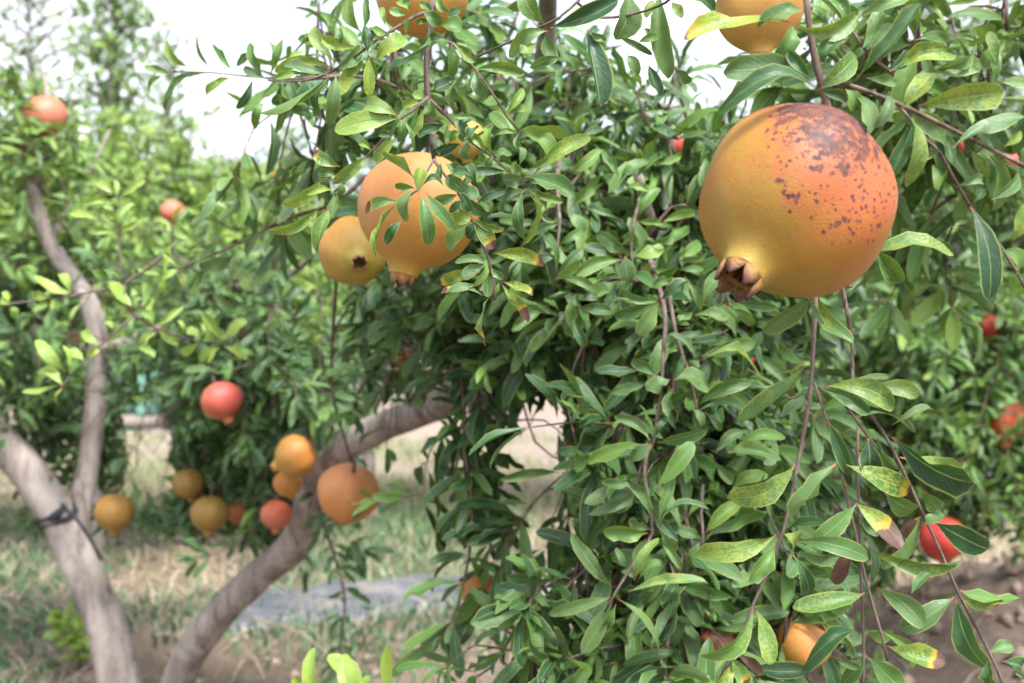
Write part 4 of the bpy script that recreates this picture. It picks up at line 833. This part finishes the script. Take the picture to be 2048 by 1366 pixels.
B.authored([(600, 336, 722, 308, 30, 'p'), (680, 362, 830, 387, 66, 'y'), (612, 466, 812, 438, 34, 'p', .1), (736, 492, 882, 418, 42, 'p', .06), (690, 532, 732, 662, 56, 'p'), (736, 532, 1017, 667, 112, 'd', -.06), (762, 602, 982, 692, 92, 'y'), (770, 640, 968, 605, 60, 'b'), (712, 722, 822, 792, 82, 'g'), (846, 712, 907, 792, 62, 'y'), (832, 802, 758, 872, 62, 'x'), (826, 802, 688, 972, 62, 'p', -.16), (842, 832, 912, 795, 42, 'p'), (882, 822, 1057, 932, 92, 'd', -.06), (802, 1062, 857, 990, 42, 'g'), (946, 1076, 758, 1167, 82, 'p', -.16), (966, 1052, 1190, 1080, 62, 'g'), (966, 1076, 1122, 1112, 46, 'b', .1), (956, 1082, 1032, 1330, 92, 'd'), (1070, 1262, 1147, 1240, 62, 'p'), (1110, 1292, 1190, 1312, 72, 'd'), (1060, 1292, 1082, 1380, 62, 'g')], R8, .59, dD - .01, s2)
B.authored([(656, 536, 656, 672, 92, 'd')], R8, .59, dD - .004, s4)
B.authored([(612, 1192, 433, 1283, 82, 'd', -.06), (662, 1282, 765, 1380, 92, 'g'), (550, 1292, 622, 1312, 32, 'g'), (652, 1192, 740, 1230, 50, 'g'), (250, 1312, 443, 1312, 72, 'd', .08), (630, 1000, 540, 960, 60, 'g'), (625, 800, 700, 860, 60, 'g'), (650, 1270, 560, 1366, 70, 'g')], R8, .59, dD + .02, s5)
x1 = B.branch([(720, 1190), (745, 1222), (760, 1220)], dD + .02, (1.6, 1.2), R3)
B.authored([(745, 1225, 1187, 1073, 92, 'y', .14), (865, 1072, 978, 1205, 112, 'y')], R3, .4685, dD + .01, x1)
B.fill([(1760, 90, 1.0, 160, 80, .08, 8), (1960, 90, 1.05, 110, 90, .08, 7), (1930, 330, 1.1, 110, 90, .08, 5), (1640, 60, 1.1, 80, 60, .06, 3)], Lm=.055, kinds='ggm', length=(.05, .12))
# crown of this tree beside and above the picture
for _ in range(60):
    k = random.choice(((.95, .85, 1.5), (.75, .7, 1.55), (1.15, 1.0, 1.35), (1.1, .9, 1.75)))
    s0 = np.array(k) + rng.normal(0, .14, 3)
    x, y, dd = proj(s0)
    if dd > .1 and -60 < x < 2150 and y > -250: continue
    e0 = s0 + np.array([random.gauss(0, .1), random.gauss(0, .1), -random.uniform(.0, .12)])
    x, y, dd = proj(e0)
    if dd > .1 and -60 < x < 2150 and y > -250: continue
    B.spray([s0, (s0 + e0) / 2 + np.array([0, 0, .02]), e0], .03, 5, .055, 'ggdm')
B.finish(300)

# --- the row behind: right
def row_tree(label, px, d, limbs, fills, kinds, single=300, Lm=.055, name='pomegranate_tree', **kw):
    b = G(px, d)
    t = Tree(name, label, 'tree', b, 'pomegranate trees of the orchard')
    for i, l_ in enumerate(limbs):
        rows = LP(l_)
        if i == 0: rows = [[*(b - np.array([0, 0, .06])), rows[0][3] * 1.25]] + rows
        t.limb('trunk' if i == 0 else 'limb', rows, sides=14 if d < 4 else 10, step=.06)
    t.fill(fills, Lm=Lm, kinds=kinds, **kw)
    t.finish(single, hi=False)
    return t
row_tree('pomegranate tree with glossy dark leaves and red fruits behind the drooping twigs', 2130, 2.9,
         [[(2120, 1120, 2.9, .035), (2050, 920, 2.9, .032), (1930, 700, 2.85, .028), (1900, 500, 2.8, .022), (1870, 300, 2.8, .014), (1850, 120, 2.8, .007)],
          [(1935, 800, 2.88, .02), (2010, 640, 2.9, .016), (2080, 480, 2.9, .011), (2120, 300, 2.9, .006)],
          [(1935, 760, 2.85, .016), (1840, 620, 2.75, .013), (1740, 520, 2.7, .009), (1640, 480, 2.7, .005)]],
         [(1720, 640, 2.6, 200, 150, .25, 60), (1900, 480, 2.7, 200, 170, .25, 60), (1980, 700, 2.6, 150, 170, .25, 56), (1850, 850, 2.6, 180, 110, .2, 42), (2010, 900, 2.6, 80, 70, .15, 16), (1640, 860, 2.6, 120, 120, .2, 26), (1850, 380, 2.9, 200, 90, .2, 22), (1620, 420, 2.8, 130, 110, .2, 14), (2100, 500, 2.7, 90, 300, .2, 20)], 'gggdm', length=(.18, .4), n_node=.034)
row_tree('tall loose pomegranate tree showing bright sky between its leaves above the big fruit', 1700, 4.6,
         [[(1700, 900, 4.6, .04), (1720, 600, 4.6, .035), (1760, 300, 4.6, .025), (1800, 50, 4.6, .015), (1830, -150, 4.6, .008)],
          [(1740, 420, 4.6, .02), (1600, 260, 4.5, .014), (1480, 180, 4.5, .008)], [(1750, 360, 4.6, .02), (1900, 180, 4.6, .014), (2000, 60, 4.6, .008)]],
         [(1950, 90, 4.5, 130, 110, .3, 26), (1820, 60, 4.6, 120, 130, .3, 22), (1650, 200, 4.5, 120, 120, .3, 20), (1480, 300, 4.5, 110, 110, .3, 30), (1600, 420, 4.6, 250, 130, .3, 60), (1900, 320, 4.6, 200, 120, .3, 50), (1700, 600, 4.6, 250, 180, .3, 60), (1330, 330, 4.6, 130, 110, .3, 22), (2050, 250, 4.5, 100, 150, .3, 18)], 'gddm', single=150, length=(.2, .45), n_node=.045, Lm=.06)
# --- the row behind: left and middle
row_tree('pomegranate tree with sunlit yellow-green leaves across the lane behind the pale shoot', 195, 4.3,
         [[(195, 1000, 4.3, .045), (195, 800, 4.3, .04), (230, 640, 4.3, .032), (260, 420, 4.3, .02), (240, 300, 4.3, .01)],
          [(315, 650, 4.3, .025), (420, 500, 4.3, .018), (500, 390, 4.3, .01)], [(310, 640, 4.3, .025), (180, 480, 4.2, .016), (100, 350, 4.2, .009)]],
         [(200, 400, 4.1, 210, 110, .4, 90), (430, 430, 4.1, 200, 90, .4, 80), (300, 540, 4.1, 300, 110, .4, 90), (250, 300, 4.2, 130, 60, .3, 26), (440, 320, 4.3, 60, 40, .3, 8), (520, 500, 4.2, 140, 100, .3, 40)], 'nnmkny', length=(.18, .4), n_node=.036, Lm=.058)
row_tree('leafy pomegranate tree across the lane, seen under the two hanging fruits', 740, 4.9,
         [[(740, 1000, 4.9, .04), (735, 820, 4.9, .035), (720, 620, 4.9, .028), (700, 480, 4.9, .018), (690, 380, 4.9, .009)],
          [(725, 640, 4.9, .02), (800, 520, 4.9, .014), (860, 420, 4.9, .008)], [(725, 650, 4.9, .02), (620, 520, 4.9, .014), (560, 430, 4.9, .008)]],
         [(560, 480, 4.8, 130, 110, .4, 50), (640, 600, 4.8, 170, 90, .4, 56), (800, 500, 4.8, 180, 150, .4, 60), (760, 640, 4.8, 150, 60, .3, 24), (500, 640, 4.8, 120, 70, .3, 22)], 'gmmn', single=200, length=(.2, .4), n_node=.04, Lm=.06)
row_tree('pomegranate tree across the lane behind the dense bush', 1180, 5.2,
         [[(1180, 950, 5.2, .045), (1180, 760, 5.2, .04), (1170, 560, 5.2, .03), (1160, 380, 5.2, .016), (1150, 250, 5.2, .008)],
          [(1175, 600, 5.2, .02), (1300, 450, 5.2, .014), (1380, 350, 5.2, .008)], [(1175, 600, 5.2, .02), (1060, 450, 5.2, .014), (1000, 350, 5.2, .008)]],
         [(1180, 420, 5.1, 300, 150, .4, 90), (1200, 590, 5.1, 330, 110, .4, 80), (1000, 500, 5.1, 160, 120, .4, 40), (1080, 250, 5.1, 110, 60, .4, 10)], 'gdm', single=150, length=(.2, .45), n_node=.045, Lm=.062)
row_tree('pomegranate tree across the lane beyond the dark twine', -40, 4.4,
         [[(-40, 1000, 4.4, .045), (-40, 800, 4.4, .04), (-20, 600, 4.4, .03), (0, 400, 4.4, .018), (20, 250, 4.4, .009)],
          [(-25, 640, 4.4, .02), (80, 500, 4.3, .014), (150, 380, 4.3, .008)], [(-30, 640, 4.4, .02), (-160, 480, 4.4, .014), (-240, 380, 4.4, .008)]],
         [(20, 360, 4.3, 150, 130, .4, 50), (-60, 500, 4.3, 230, 160, .4, 60), (90, 560, 4.4, 150, 90, .3, 30), (50, 200, 4.4, 80, 60, .3, 6)], 'mnn', single=150, length=(.2, .4), n_node=.04, Lm=.058)
# --- far trees
def far_tree(name, label, px, d, top_py, w_px, n_leaf, tall, kinds, Lm=.10):
    b = G(px, d); t = Tree(name, label, 'tree', b, 'far trees beyond the orchard rows')
    top = P(px, top_py, d); hgt = top[2] - b[2]; w = w_px * d / FPX / 2
    tr = [[*(b - np.array([0, 0, .1])), .012 * hgt + .04]] + [[*(b + (top - b) * f + np.array([math.sin(f * 7 + px) * .06, 0, 0])), (.012 * hgt + .03) * (1 - f * .92)] for f in (.2, .45, .7, .97)]
    t.limb('trunk', tr, sides=10, step=.2)
    nb = int(26 + hgt * 5)
    for i in range(nb):
        f = .14 + .84 * (i + random.random()) / nb
        a = i * 2.4 + random.uniform(-.4, .4)
        env = (math.sin(math.pi * min(1, f * .92 + .06)) ** .6) if not tall else (1 - f) ** .55 * min(1, f * 5)
        ln = w * env * random.uniform(.55, 1.15) + .12
        s0 = b + (top - b) * f
        e0 = s0 + np.array([math.cos(a) * ln, math.sin(a) * ln, ln * (.9 if tall else .45)])
        mid = (s0 + e0) / 2 + np.array([0, 0, .1 * ln])
        p = smooth_path([s0, mid, e0], .15)
        v, q, tt = tube_arrays(p, np.linspace(.02, .006, len(p)), 5); t.twigs.put(v, q, tt)
        for _ in range(max(4, n_leaf // nb)):
            u_ = random.random() ** .7
            c = s0 + (e0 - s0) * u_ + rng.normal(0, .10 + .05 * ln, 3)
            dv = unit(rng.normal(0, 1, 3) + np.array([0, 0, -.2])); l2 = Lm * random.uniform(.6, 1.2)
            t.leaf(c, c + dv * l2, l2 * .42, unit(np.array([0, -.4, .8]) + rng.normal(0, .5, 3)), random.choice(kinds), 0.)
    t.finish(0, hi=False)
far_tree('poplar_tree', 'tall slender hazy poplar standing against the white sky', 232, 11.0, -60, 250, 2300, True, 'gm', .12)
far_tree('far_tree', 'feathery thin-leaved tree against the sky left of the poplar', 60, 12.0, -40, 330, 1200, False, 'gmm', .12)
far_tree('far_tree', 'rounded pale green tree far off under the bright gap in the leaves', 590, 13.0, 260, 130, 1500, False, 'gm')
far_tree('far_tree', 'dark low tree far off left of the rounded pale tree', 500, 15.0, 310, 220, 1500, False, 'd')
far_tree('far_tree', 'slim young tree standing close by the poplar', 340, 13.5, 80, 130, 1100, True, 'gm')
for px, d, tp, w, lab in [(-250, 14, 260, 420, 'broad tree beyond the orchard behind the twine-tied trunk'), (120, 16, 330, 500, 'low wide tree in the hedge line at the foot of the feathery tree'), (760, 15, 300, 420, 'hedge tree beyond the leafy tree under the two hanging fruits'),
                      (1050, 16, 280, 460, 'hedge tree far behind the arched limb'), (1330, 15, 260, 400, 'hedge tree far behind the dense bush'), (1600, 14, 240, 420, 'hedge tree far behind the big blotched fruit'),
                      (1880, 15, 200, 460, 'hedge tree far behind the glossy dark tree'), (2200, 13, 150, 460, 'hedge tree where the long branch points'), (-620, 14, 200, 480, 'hedge tree left of the broad tree beyond the orchard'), (-1050, 14, 180, 480, 'last hedge tree at the corner of the orchard')]:
    far_tree('far_tree', lab, px, d, tp, w, 1500, False, 'dgg', .14)

# --- young shoots at the lower edge
sh = Tree('sucker_shoot', 'young lime-green leafy shoot rising in front of the bush', 'shoot', G(690, .95))
sb = sh.base
st = sh.limb('stem', [[*sb, .004], [*(sb * .5 + P(690, 1480, .93) * .5 + np.array([.01, 0, 0])), .0035], [*P(690, 1480, .93), .003], [*P(692, 1400, .92), .002], [*P(700, 1350, .92), .0012]], M_TWIG, 8, .08, .02)
sh.authored([(642, 1420, 628, 1297, 40, 'l'), (712, 1420, 660, 1308, 46, 'l', .1), (722, 1400, 688, 1316, 42, 'l', -.1), (772, 1400, 770, 1288, 28, 'l'), (690, 1440, 735, 1350, 34, 'k'), (605, 1410, 590, 1350, 26, 'l'), (680, 1440, 650, 1380, 40, 'l'), (690, 1430, 780, 1395, 30, 'l')], lambda x, y: (x, y), 1.0, .92, st)
sh.finish(300)
# --- two small weeds seen between the trunks
wd = Tree('weed_plant', 'small bright green weed beside the foot of the leaning trunk', 'weed', G(150, 2.75))
for _ in range(5):
    e = wd.base + np.array([random.gauss(0, .05), random.gauss(0, .05), random.uniform(.08, .16)])
    wd.spray([wd.base, (wd.base + e) / 2 + np.array([.01, 0, .02]), e], .03, 4, .045, 'kl', connect=False, avoid=False, wr=.4)
wd.finish(60)

# ------------------------------------------------------------------ pomegranates
def lathe(prof, sides, lobes=0.0, seed=0.0):
    prof = np.asarray(prof, float); ang = np.linspace(0, 2 * math.pi, sides, endpoint=False)
    z, r = prof[:, 0], prof[:, 1]
    lob = 1 + lobes * (np.cos(6 * ang + seed) * .6 + np.cos(2 * ang + seed * 2) * .5 + np.cos(3 * ang + seed * 3) * .5)[None, :] * np.clip(1 - (z[:, None] * .55) ** 2, 0, 1)
    R = r[:, None] * lob
    v = np.stack([R * np.cos(ang), R * np.sin(ang), np.repeat(z[:, None], sides, 1)], -1).reshape(-1, 3)
    n = len(prof); i = np.arange(n - 1)[:, None] * sides; j = np.arange(sides)[None, :]; j2 = (j + 1) % sides
    q = np.stack([i + j, i + j2, i + sides + j2, i + sides + j], -1).reshape(-1, 4)
    return v, q
def rind_arrays(sides, rings, seed):
    th = np.linspace(0.02, math.pi - .38, rings)
    z = -np.cos(th); r = np.sin(th)
    z = np.where(z < 0, z * .93, z * .97); r = r * (1 + .015 * np.sin(th * 2))
    z[0] += .05; z[1] += .025                                     # dimple round the stem
    keep = r > .40
    keep[:rings // 2] = True
    prof = [(a, b) for a, b, k in zip(z, r, keep) if k] + [(.925, .355), (.955, .318), (.99, .288), (1.03, .263), (1.08, .243), (1.12, .232)]
    return lathe(prof, sides, .034, seed)
def sepal_arrays():
    """one leathery pointed lobe of the crown, along +x side, with thickness"""
    rows = [(1.10, .234, .124), (1.15, .226, .116), (1.20, .210, .092), (1.255, .198, .052), (1.30, .190, .010)]
    v = []
    for side in (0, 1):
        for z, r, w in rows:
            for s in (-1, 0, 1):
                a = s * w / r * 1.0
                rr = r - (.028 if side else 0) + (.006 * (s == 0))
                v.append((rr * math.cos(a), rr * math.sin(a), z))
    q = []
    for k in range(len(rows) - 1):
        for s in range(2):
            a = k * 3 + s; q.append((a, a + 1, a + 4, a + 3)); b = a + 15; q.append((b + 1, b, b + 3, b + 4))
        q.append((k * 3, k * 3 + 3, k * 3 + 18, k * 3 + 15)); q.append((k * 3 + 5, k * 3 + 2, k * 3 + 17, k * 3 + 20))
    q.append((12, 13, 28, 27)); q.append((13, 14, 29, 28))
    return np.array(v), np.array(q)
sep_v, sep_q = sepal_arrays()
ME_SEPAL = mesh_np('sepal', sep_v, sep_q, None)
cv, cq = lathe([(1.105, .233), (1.125, .231), (1.14, .222), (1.142, .204), (1.05, .195), (.98, .18), (.975, .02)], 30)
ME_CALYX = mesh_np('calyx', cv, cq, None)
stj = Joined()
for k in range(26):
    a = k * 2.4; r = .02 + .15 * (k / 26) ** .6
    p0 = np.array([r * math.cos(a), r * math.sin(a), .97]); p1 = p0 * np.array([1.05, 1.05, 1]) + np.array([random.gauss(0, .02), random.gauss(0, .02), random.uniform(.08, .18)])
    v, q, t = tube_arrays(np.array([p0, (p0 + p1) / 2, p1]), [.012, .010, .016], 4); stj.put(v, q, t)
ME_STAMEN = stj.mesh('stamens', M_STAMEN)
v, q, t = tube_arrays(smooth_path([(0, 0, -.84), (.01, .01, -1.0), (.03, 0, -1.12), (.03, .03, -1.3)], .04), np.linspace(.075, .05, len(smooth_path([(0, 0, -.84), (.01, .01, -1.0), (.03, 0, -1.12), (.03, .03, -1.3)], .04))), 10, .08)
ME_STEM = mesh_np('stem', v, q, M_TWIG, tris=t)
YEL, ORA, PNK, RED, OLV, PEA = (.36, .205, .040), (.38, .150, .030), (.40, .115, .065), (.36, .034, .022), (.23, .14, .030), (.42, .20, .062)
def axis_frame(ax):
    z = unit(ax); x = unit(np.cross([.13, .97, .2], z)); y = np.cross(z, x)
    return np.stack([x, y, z], 1)
def loc_dir(fr, v): return tuple(float(a) for a in fr.T @ unit(v))
def pomegranate(label, px, py, d, diam_px, cdir, ca, cb, blush, bamt, bworld=(.3, -.4, .9), green=.25, big=False, scab=0., sworld=(.5, -.6, .6), spin=0.0, seed=0., crown=1.0, tworld=(.25, -.64, .73)):
    """cdir = direction of the crown: (right, down, towards the camera)"""
    ax = RGT * cdir[0] - UPV * cdir[1] - FWD * cdir[2]
    fr = axis_frame(ax)
    R = diam_px * d / FPX / 2
    root = bpy.data.objects.new('pomegranate', None); col.objects.link(root); root.empty_display_size = .02
    M = Matrix.Identity(4)
    for i in range(3):
        for j in range(3): M[i][j] = fr[i, j] * R
        M[i][3] = P(px, py, d)[i]
    root.matrix_world = M
    tag(root, label, 'pomegranate', 'pomegranates hanging in the trees')
    mat = fruit_material('rind', ca, cb, blush, loc_dir(fr, bworld), bamt, scab, loc_dir(fr, sworld), loc_dir(fr, tworld), .9 if big else .6, green)
    v, q = rind_arrays(72 if big else 36, 46 if big else 24, seed)
    def kid(name, me, par=root):
        o = bpy.data.objects.new(name, me); col.objects.link(o); o.parent = par; return o
    kid('rind', mesh_np('rind', v, q, mat))
    mc = crown_material(ca); m_cal = ME_CALYX.copy(); m_cal.materials.append(mc); m_sep = ME_SEPAL.copy(); m_sep.materials.append(mc)
    cx = kid('calyx', m_cal); cx.rotation_euler[2] = spin
    for k in range(6):
        s = kid('sepal', m_sep, cx); s.rotation_euler[2] = k * math.pi / 3 + random.uniform(-.06, .06); s.scale = (1, 1, 1 + random.uniform(-.02, .03))
    if crown != 1.0: cx.scale = (crown, crown, 1)
    kid('stamens', ME_STAMEN); kid('stem', ME_STEM)
    return root
pomegranate('large orange-yellow pomegranate with purple scab blotches on its reddened shoulder', 1591, 403, .55, 391, (-.54, .64, .40), (.29, .150, .020), (.34, .130, .018), (.34, .105, .014), .55, (.80, -.45, .25), .45, True, .9, (.38, -.80, .45), .35, 1.0)
pomegranate('yellow-orange pomegranate half covered by leaves in the central cluster', 838, 420, .83, 244, (-.22, .95, .12), (.37, .205, .035), (.39, .175, .034), (.42, .155, .065), .45, (-.5, -.5, .7), .2, True, 0., spin=.2, seed=2., crown=.9)
pomegranate('greenish yellow pomegranate with its open crown turned to the viewer below the central cluster', 706, 503, .99, 137, (.28, .34, .88), (.28, .20, .028), (.36, .21, .032), (.46, .16, .04), .35, (-.6, -.4, .6), .6, True, 0., seed=3.)
pomegranate('yellow pomegranate hanging behind the topmost twigs of the central cluster', 846, -20, .86, 192, (.1, .45, -.85), YEL, (.38, .21, .04), ORA, .3, seed=4.)
pomegranate('yellow-orange pomegranate hanging above the big blotched one', 1517, 18, .66, 174, (.02, .98, .15), (.42, .25, .055), (.41, .21, .042), ORA, .4, (.7, -.5, .3), .2, True, 0., spin=.5, seed=5., crown=1.0)
pomegranate('smooth peach-orange pomegranate in front of the arched limb', 697, 986, 1.60, 124, (-.25, .82, -.5), PEA, (.43, .185, .05), (.42, .15, .06), .4, (-.3, -.5, .7), .1, seed=6.)
pomegranate('orange pomegranate with its crown to the side, resting above the arched limb', 592, 912, 1.85, 86, (-.85, .45, .2), YEL, ORA, ORA, .4, seed=7.)
pomegranate('small yellow pomegranate tucked under the orange one by the limb', 575, 966, 1.92, 58, (.2, .9, -.3), YEL, ORA, ORA, .3, seed=8.)
pomegranate('small pinkish red pomegranate below the small yellow one, crown pointing down', 553, 1029, 2.0, 62, (.0, 1., .1), PNK, (.42, .12, .05), RED, .5, seed=9.)
pomegranate('round coral red pomegranate against the dark hanging foliage', 443, 801, 2.0, 80, (.35, .9, .1), (.42, .12, .05), PNK, (.40, .05, .045), .75, (.4, -.7, .3), .1, seed=10.)
pomegranate('olive-orange pomegranate hanging alone between the trunk and the lane', 230, 1024, 2.35, 79, (.0, 1., .1), OLV, (.27, .15, .03), ORA, .25, seed=11.)
pomegranate('olive pomegranate half hidden under the dark foliage', 377, 966, 2.25, 64, (.15, .95, -.1), OLV, (.24, .145, .03), OLV, .2, seed=12.)
pomegranate('olive-orange pomegranate with brown specks below the half hidden olive one', 420, 1027, 2.2, 76, (-.05, 1., .15), OLV, (.25, .145, .03), OLV, .2, seed=13.)
pomegranate('small pink pomegranate peeping out beside the speckled olive-orange one', 478, 1022, 2.3, 54, (.1, 1., 0), PNK, ORA, PNK, .4, seed=14.)
pomegranate('orange pomegranate behind the low sprays in front of the mulch film', 957, 1177, 1.42, 78, (.1, .95, -.2), PEA, ORA, ORA, .4, seed=15.)
pomegranate('yellow-orange pomegranate with a pink cheek low behind the drooping twigs', 1606, 1284, .98, 112, (-.1, .9, -.4), YEL, (.50, .23, .05), PNK, .6, (.9, -.3, .3), .2, seed=16.)
pomegranate('pinkish pomegranate with a brown scorched patch low in the bush', 1430, 1286, .97, 80, (.3, .9, -.3), (.40, .14, .08), PNK, (.2, .09, .06), .7, (.3, -.4, .8), .1, seed=17.)
pomegranate('yellow pomegranate at the bottom of the bush beside the scorched one', 1358, 1345, .98, 66, (.2, .9, -.3), YEL, YEL, ORA, .2, seed=18.)
pomegranate('bright red-orange pomegranate high in the glossy dark tree', 1975, 655, 2.45, 58, (-.2, .9, .2), RED, (.40, .055, .022), RED, .6, seed=19.)
pomegranate('large orange-red pomegranate half covered by leaves in the glossy dark tree', 2000, 838, 2.45, 98, (.1, .9, .1), (.40, .09, .028), (.38, .07, .022), RED, .4, seed=20.)
pomegranate('red pomegranate low in the glossy dark tree next to the earth bank', 1885, 1076, 2.3, 92, (.1, .95, .1), RED, (.38, .042, .03), RED, .7, seed=21.)
pomegranate('small red pomegranate behind the upper leaves of the dense bush', 1345, 290, 1.7, 46, (.0, 1., 0), RED, (.38, .036, .022), RED, .6, seed=22.)
pomegranate('pink pomegranate in the top of the tree over the forked grey limb', 90, 230, 2.55, 82, (.2, .8, -.2), PNK, (.42, .14, .08), PNK, .6, seed=23.)
pomegranate('orange pomegranate between the forks of the grey limb', 40, 302, 2.7, 66, (.1, .95, .1), ORA, YEL, ORA, .3, seed=24.)
pomegranate('yellow-orange pomegranate half hidden behind the fork of the grey limb', 84, 332, 2.72, 62, (.1, .95, 0), YEL, ORA, ORA, .3, seed=25.)
pomegranate('pink pomegranate among the yellow-green leaves across the lane', 345, 424, 3.4, 48, (.1, .9, .1), PNK, (.42, .15, .09), PNK, .6, seed=26.)
pomegranate('tiny orange pomegranate at the top of the row across the lane', 556, 352, 4.1, 24, (.1, .9, .1), ORA, ORA, ORA, .3, seed=27.)
pomegranate('yellow pomegranate hidden behind the twigs just above the central fruit', 930, 278, .99, 82, (.1, .95, -.2), (.40, .28, .05), YEL, YEL, .2, seed=28.)
pomegranate('orange pomegranate deep in the shade under the brown-tipped leaves', 808, 712, 1.62, 62, (.1, .95, -.2), ORA, YEL, ORA, .3, seed=29.)
pomegranate('olive pomegranate in the shade behind the upright grey limb', 135, 690, 2.9, 66, (.1, .95, 0), OLV, OLV, ORA, .2, seed=30.)
pomegranate('red pomegranate at the edge of the loose tree behind the long branch', 1925, 290, 2.75, 40, (.1, .95, 0), RED, RED, RED, .5, seed=31.)
pomegranate('reddish pomegranate near the end of the long branch', 2030, 325, 2.7, 52, (.1, .95, 0), RED, PNK, RED, .5, seed=32.)
pomegranate('little red pomegranate glimpsed between the bush and the drooping twigs', 1512, 722, 2.1, 36, (.1, .95, 0), RED, RED, RED, .5, seed=33.)

# ------------------------------------------------------------------ twine and the green net
tw = bpy.data.objects.new('twine', None); col.objects.link(tw); tc0 = P(120, 1040, 2.5); tw.location = V(tc0)
tag(tw, 'dark twine knotted round the leaning trunk with one loose end hanging', 'twine')
M_TWINE = flat_mat('dark_twine', (.022, .024, .030), .75, .25, .3, 200.0)
axt = unit(P(50, 935, 2.48) - P(172, 1150, 2.5)); uu = unit(np.cross(axt, [0, 1, 0])); ww = np.cross(axt, uu)
ring = [tc0 + (uu * math.cos(a) + ww * math.sin(a)) * (.0435 + .002 * math.sin(3 * a)) + axt * .006 * math.sin(a * 2) for a in np.linspace(0, 2 * math.pi, 40)]
v, q, t = tube_arrays(np.array(ring), np.full(40, .0035), 7, .1); add('loop', mesh_np('loop', v - tc0, q, M_TWINE, tris=t), tw, tc0, tc0)
ring2 = [p + axt * (.012 + .006 * math.sin(2 * a)) for p, a in zip(ring, np.linspace(0, 6.28, 40))]
v, q, t = tube_arrays(np.array(ring2), np.full(40, .003), 7, .1); add('loop', mesh_np('loop', v - tc0, q, M_TWINE, tris=t), tw, tc0, tc0)
kp = smooth_path([P(84, 1044, 2.43), P(105, 1030, 2.425), P(128, 1014, 2.42), P(118, 1034, 2.415), P(98, 1042, 2.42), P(120, 1026, 2.41), P(134, 1018, 2.41), P(124, 1008, 2.415)], .01)
v, q, t = tube_arrays(kp, np.full(len(kp), .0042), 7, .15); add('knot', mesh_np('knot', v - tc0, q, M_TWINE, tris=t), tw, tc0, tc0)
ep = smooth_path([P(130, 1018, 2.415), P(150, 1035, 2.41), P(170, 1062, 2.415), P(188, 1092, 2.42), P(202, 1120, 2.42)], .02)
v, q, t = tube_arrays(ep, np.linspace(.0045, .0035, len(ep)), 7, .1); add('loose_end', mesh_np('loose_end', v - tc0, q, M_TWINE, tris=t), tw, tc0, tc0)
# pale green shade netting stretched between posts at the far end of the lane
nv = []
for j in range(10):
    for i in range(60):
        x = -3.35 + 1.75 * i / 59; y = 8.6 + .12 * math.sin(i * .7) + .05 * math.sin(i * 2.3 + j)
        nv.append((x, y, .12 + .9 * j / 9 * (1 + .05 * math.sin(i * .5))))
ni = np.arange(9)[:, None] * 60; nj = np.arange(59)[None, :]
net = bpy.data.objects.new('shade_net', None); col.objects.link(net); net.location = (-2.5, 8.6, 0)
tag(net, 'pale sea-green shade netting far behind the hanging foliage', 'netting')
nme = mesh_np('mesh_cloth', np.array(nv) - np.array([-2.5, 8.6, 0]), np.stack([ni + nj, ni + nj + 1, ni + 60 + nj + 1, ni + 60 + nj], -1).reshape(-1, 4), flat_mat('green_net', (.16, .34, .27), .7, .2, .2, 20.0))
nn_ = add('mesh_cloth', nme, net)
sm = nn_.modifiers.new('thick', 'SOLIDIFY'); sm.thickness = .004
for k in range(4):
    x = -3.35 + 1.75 * k / 3
    v, q, t = tube_arrays(np.array([(x, 8.72, -.05), (x, 8.72, .6), (x + .01, 8.72, 1.2)]), [.03, .028, .026], 10, .05)
    add('post', mesh_np('post', v - np.array([-2.5, 8.6, 0]), q, M_BARK, tris=t), net)
# a few fallen sticks
M_STICK = flat_mat('dry_stick', (.22, .17, .12), .9, .1, .3, 40.0)
for lab, a, b in (('pale dry stick lying across the mulch film below the arched limb', (500, 1240, 3.0), (660, 1310, 2.78)),
                  ('short upright dry stalk at the edge of the mulch film', (640, 1150, 3.5), (650, 1190, 3.5)),
                  ('long straw-coloured stalk lying behind the arched limb', (480, 1232, 3.3), (560, 1205, 3.5)),
                  ('thin dry stalk leaning by the foot of the arched limb', (455, 1366, 2.75), (475, 1300, 2.78))):
    p0, p1 = P(*a), P(*b)
    if lab.startswith(('pale', 'long')):
        for p in (p0, p1): p[2] = ground_height(p[0], p[1]) + .06
    else:
        lo = p0 if p0[2] < p1[2] else p1; lo[2] = ground_height(lo[0], lo[1]) - .01
    pth = smooth_path([p0, (p0 + p1) / 2 + np.array([.01, .01, .012]), p1], .03)
    v, q, t = tube_arrays(pth, np.linspace(.0045, .003, len(pth)), 7, .12)
    tag(add('dry_stick', mesh_np('dry_stick', v - pth[0], q, M_STICK, tris=t), None, pth[0]), lab, 'stick', 'dry sticks on the ground')
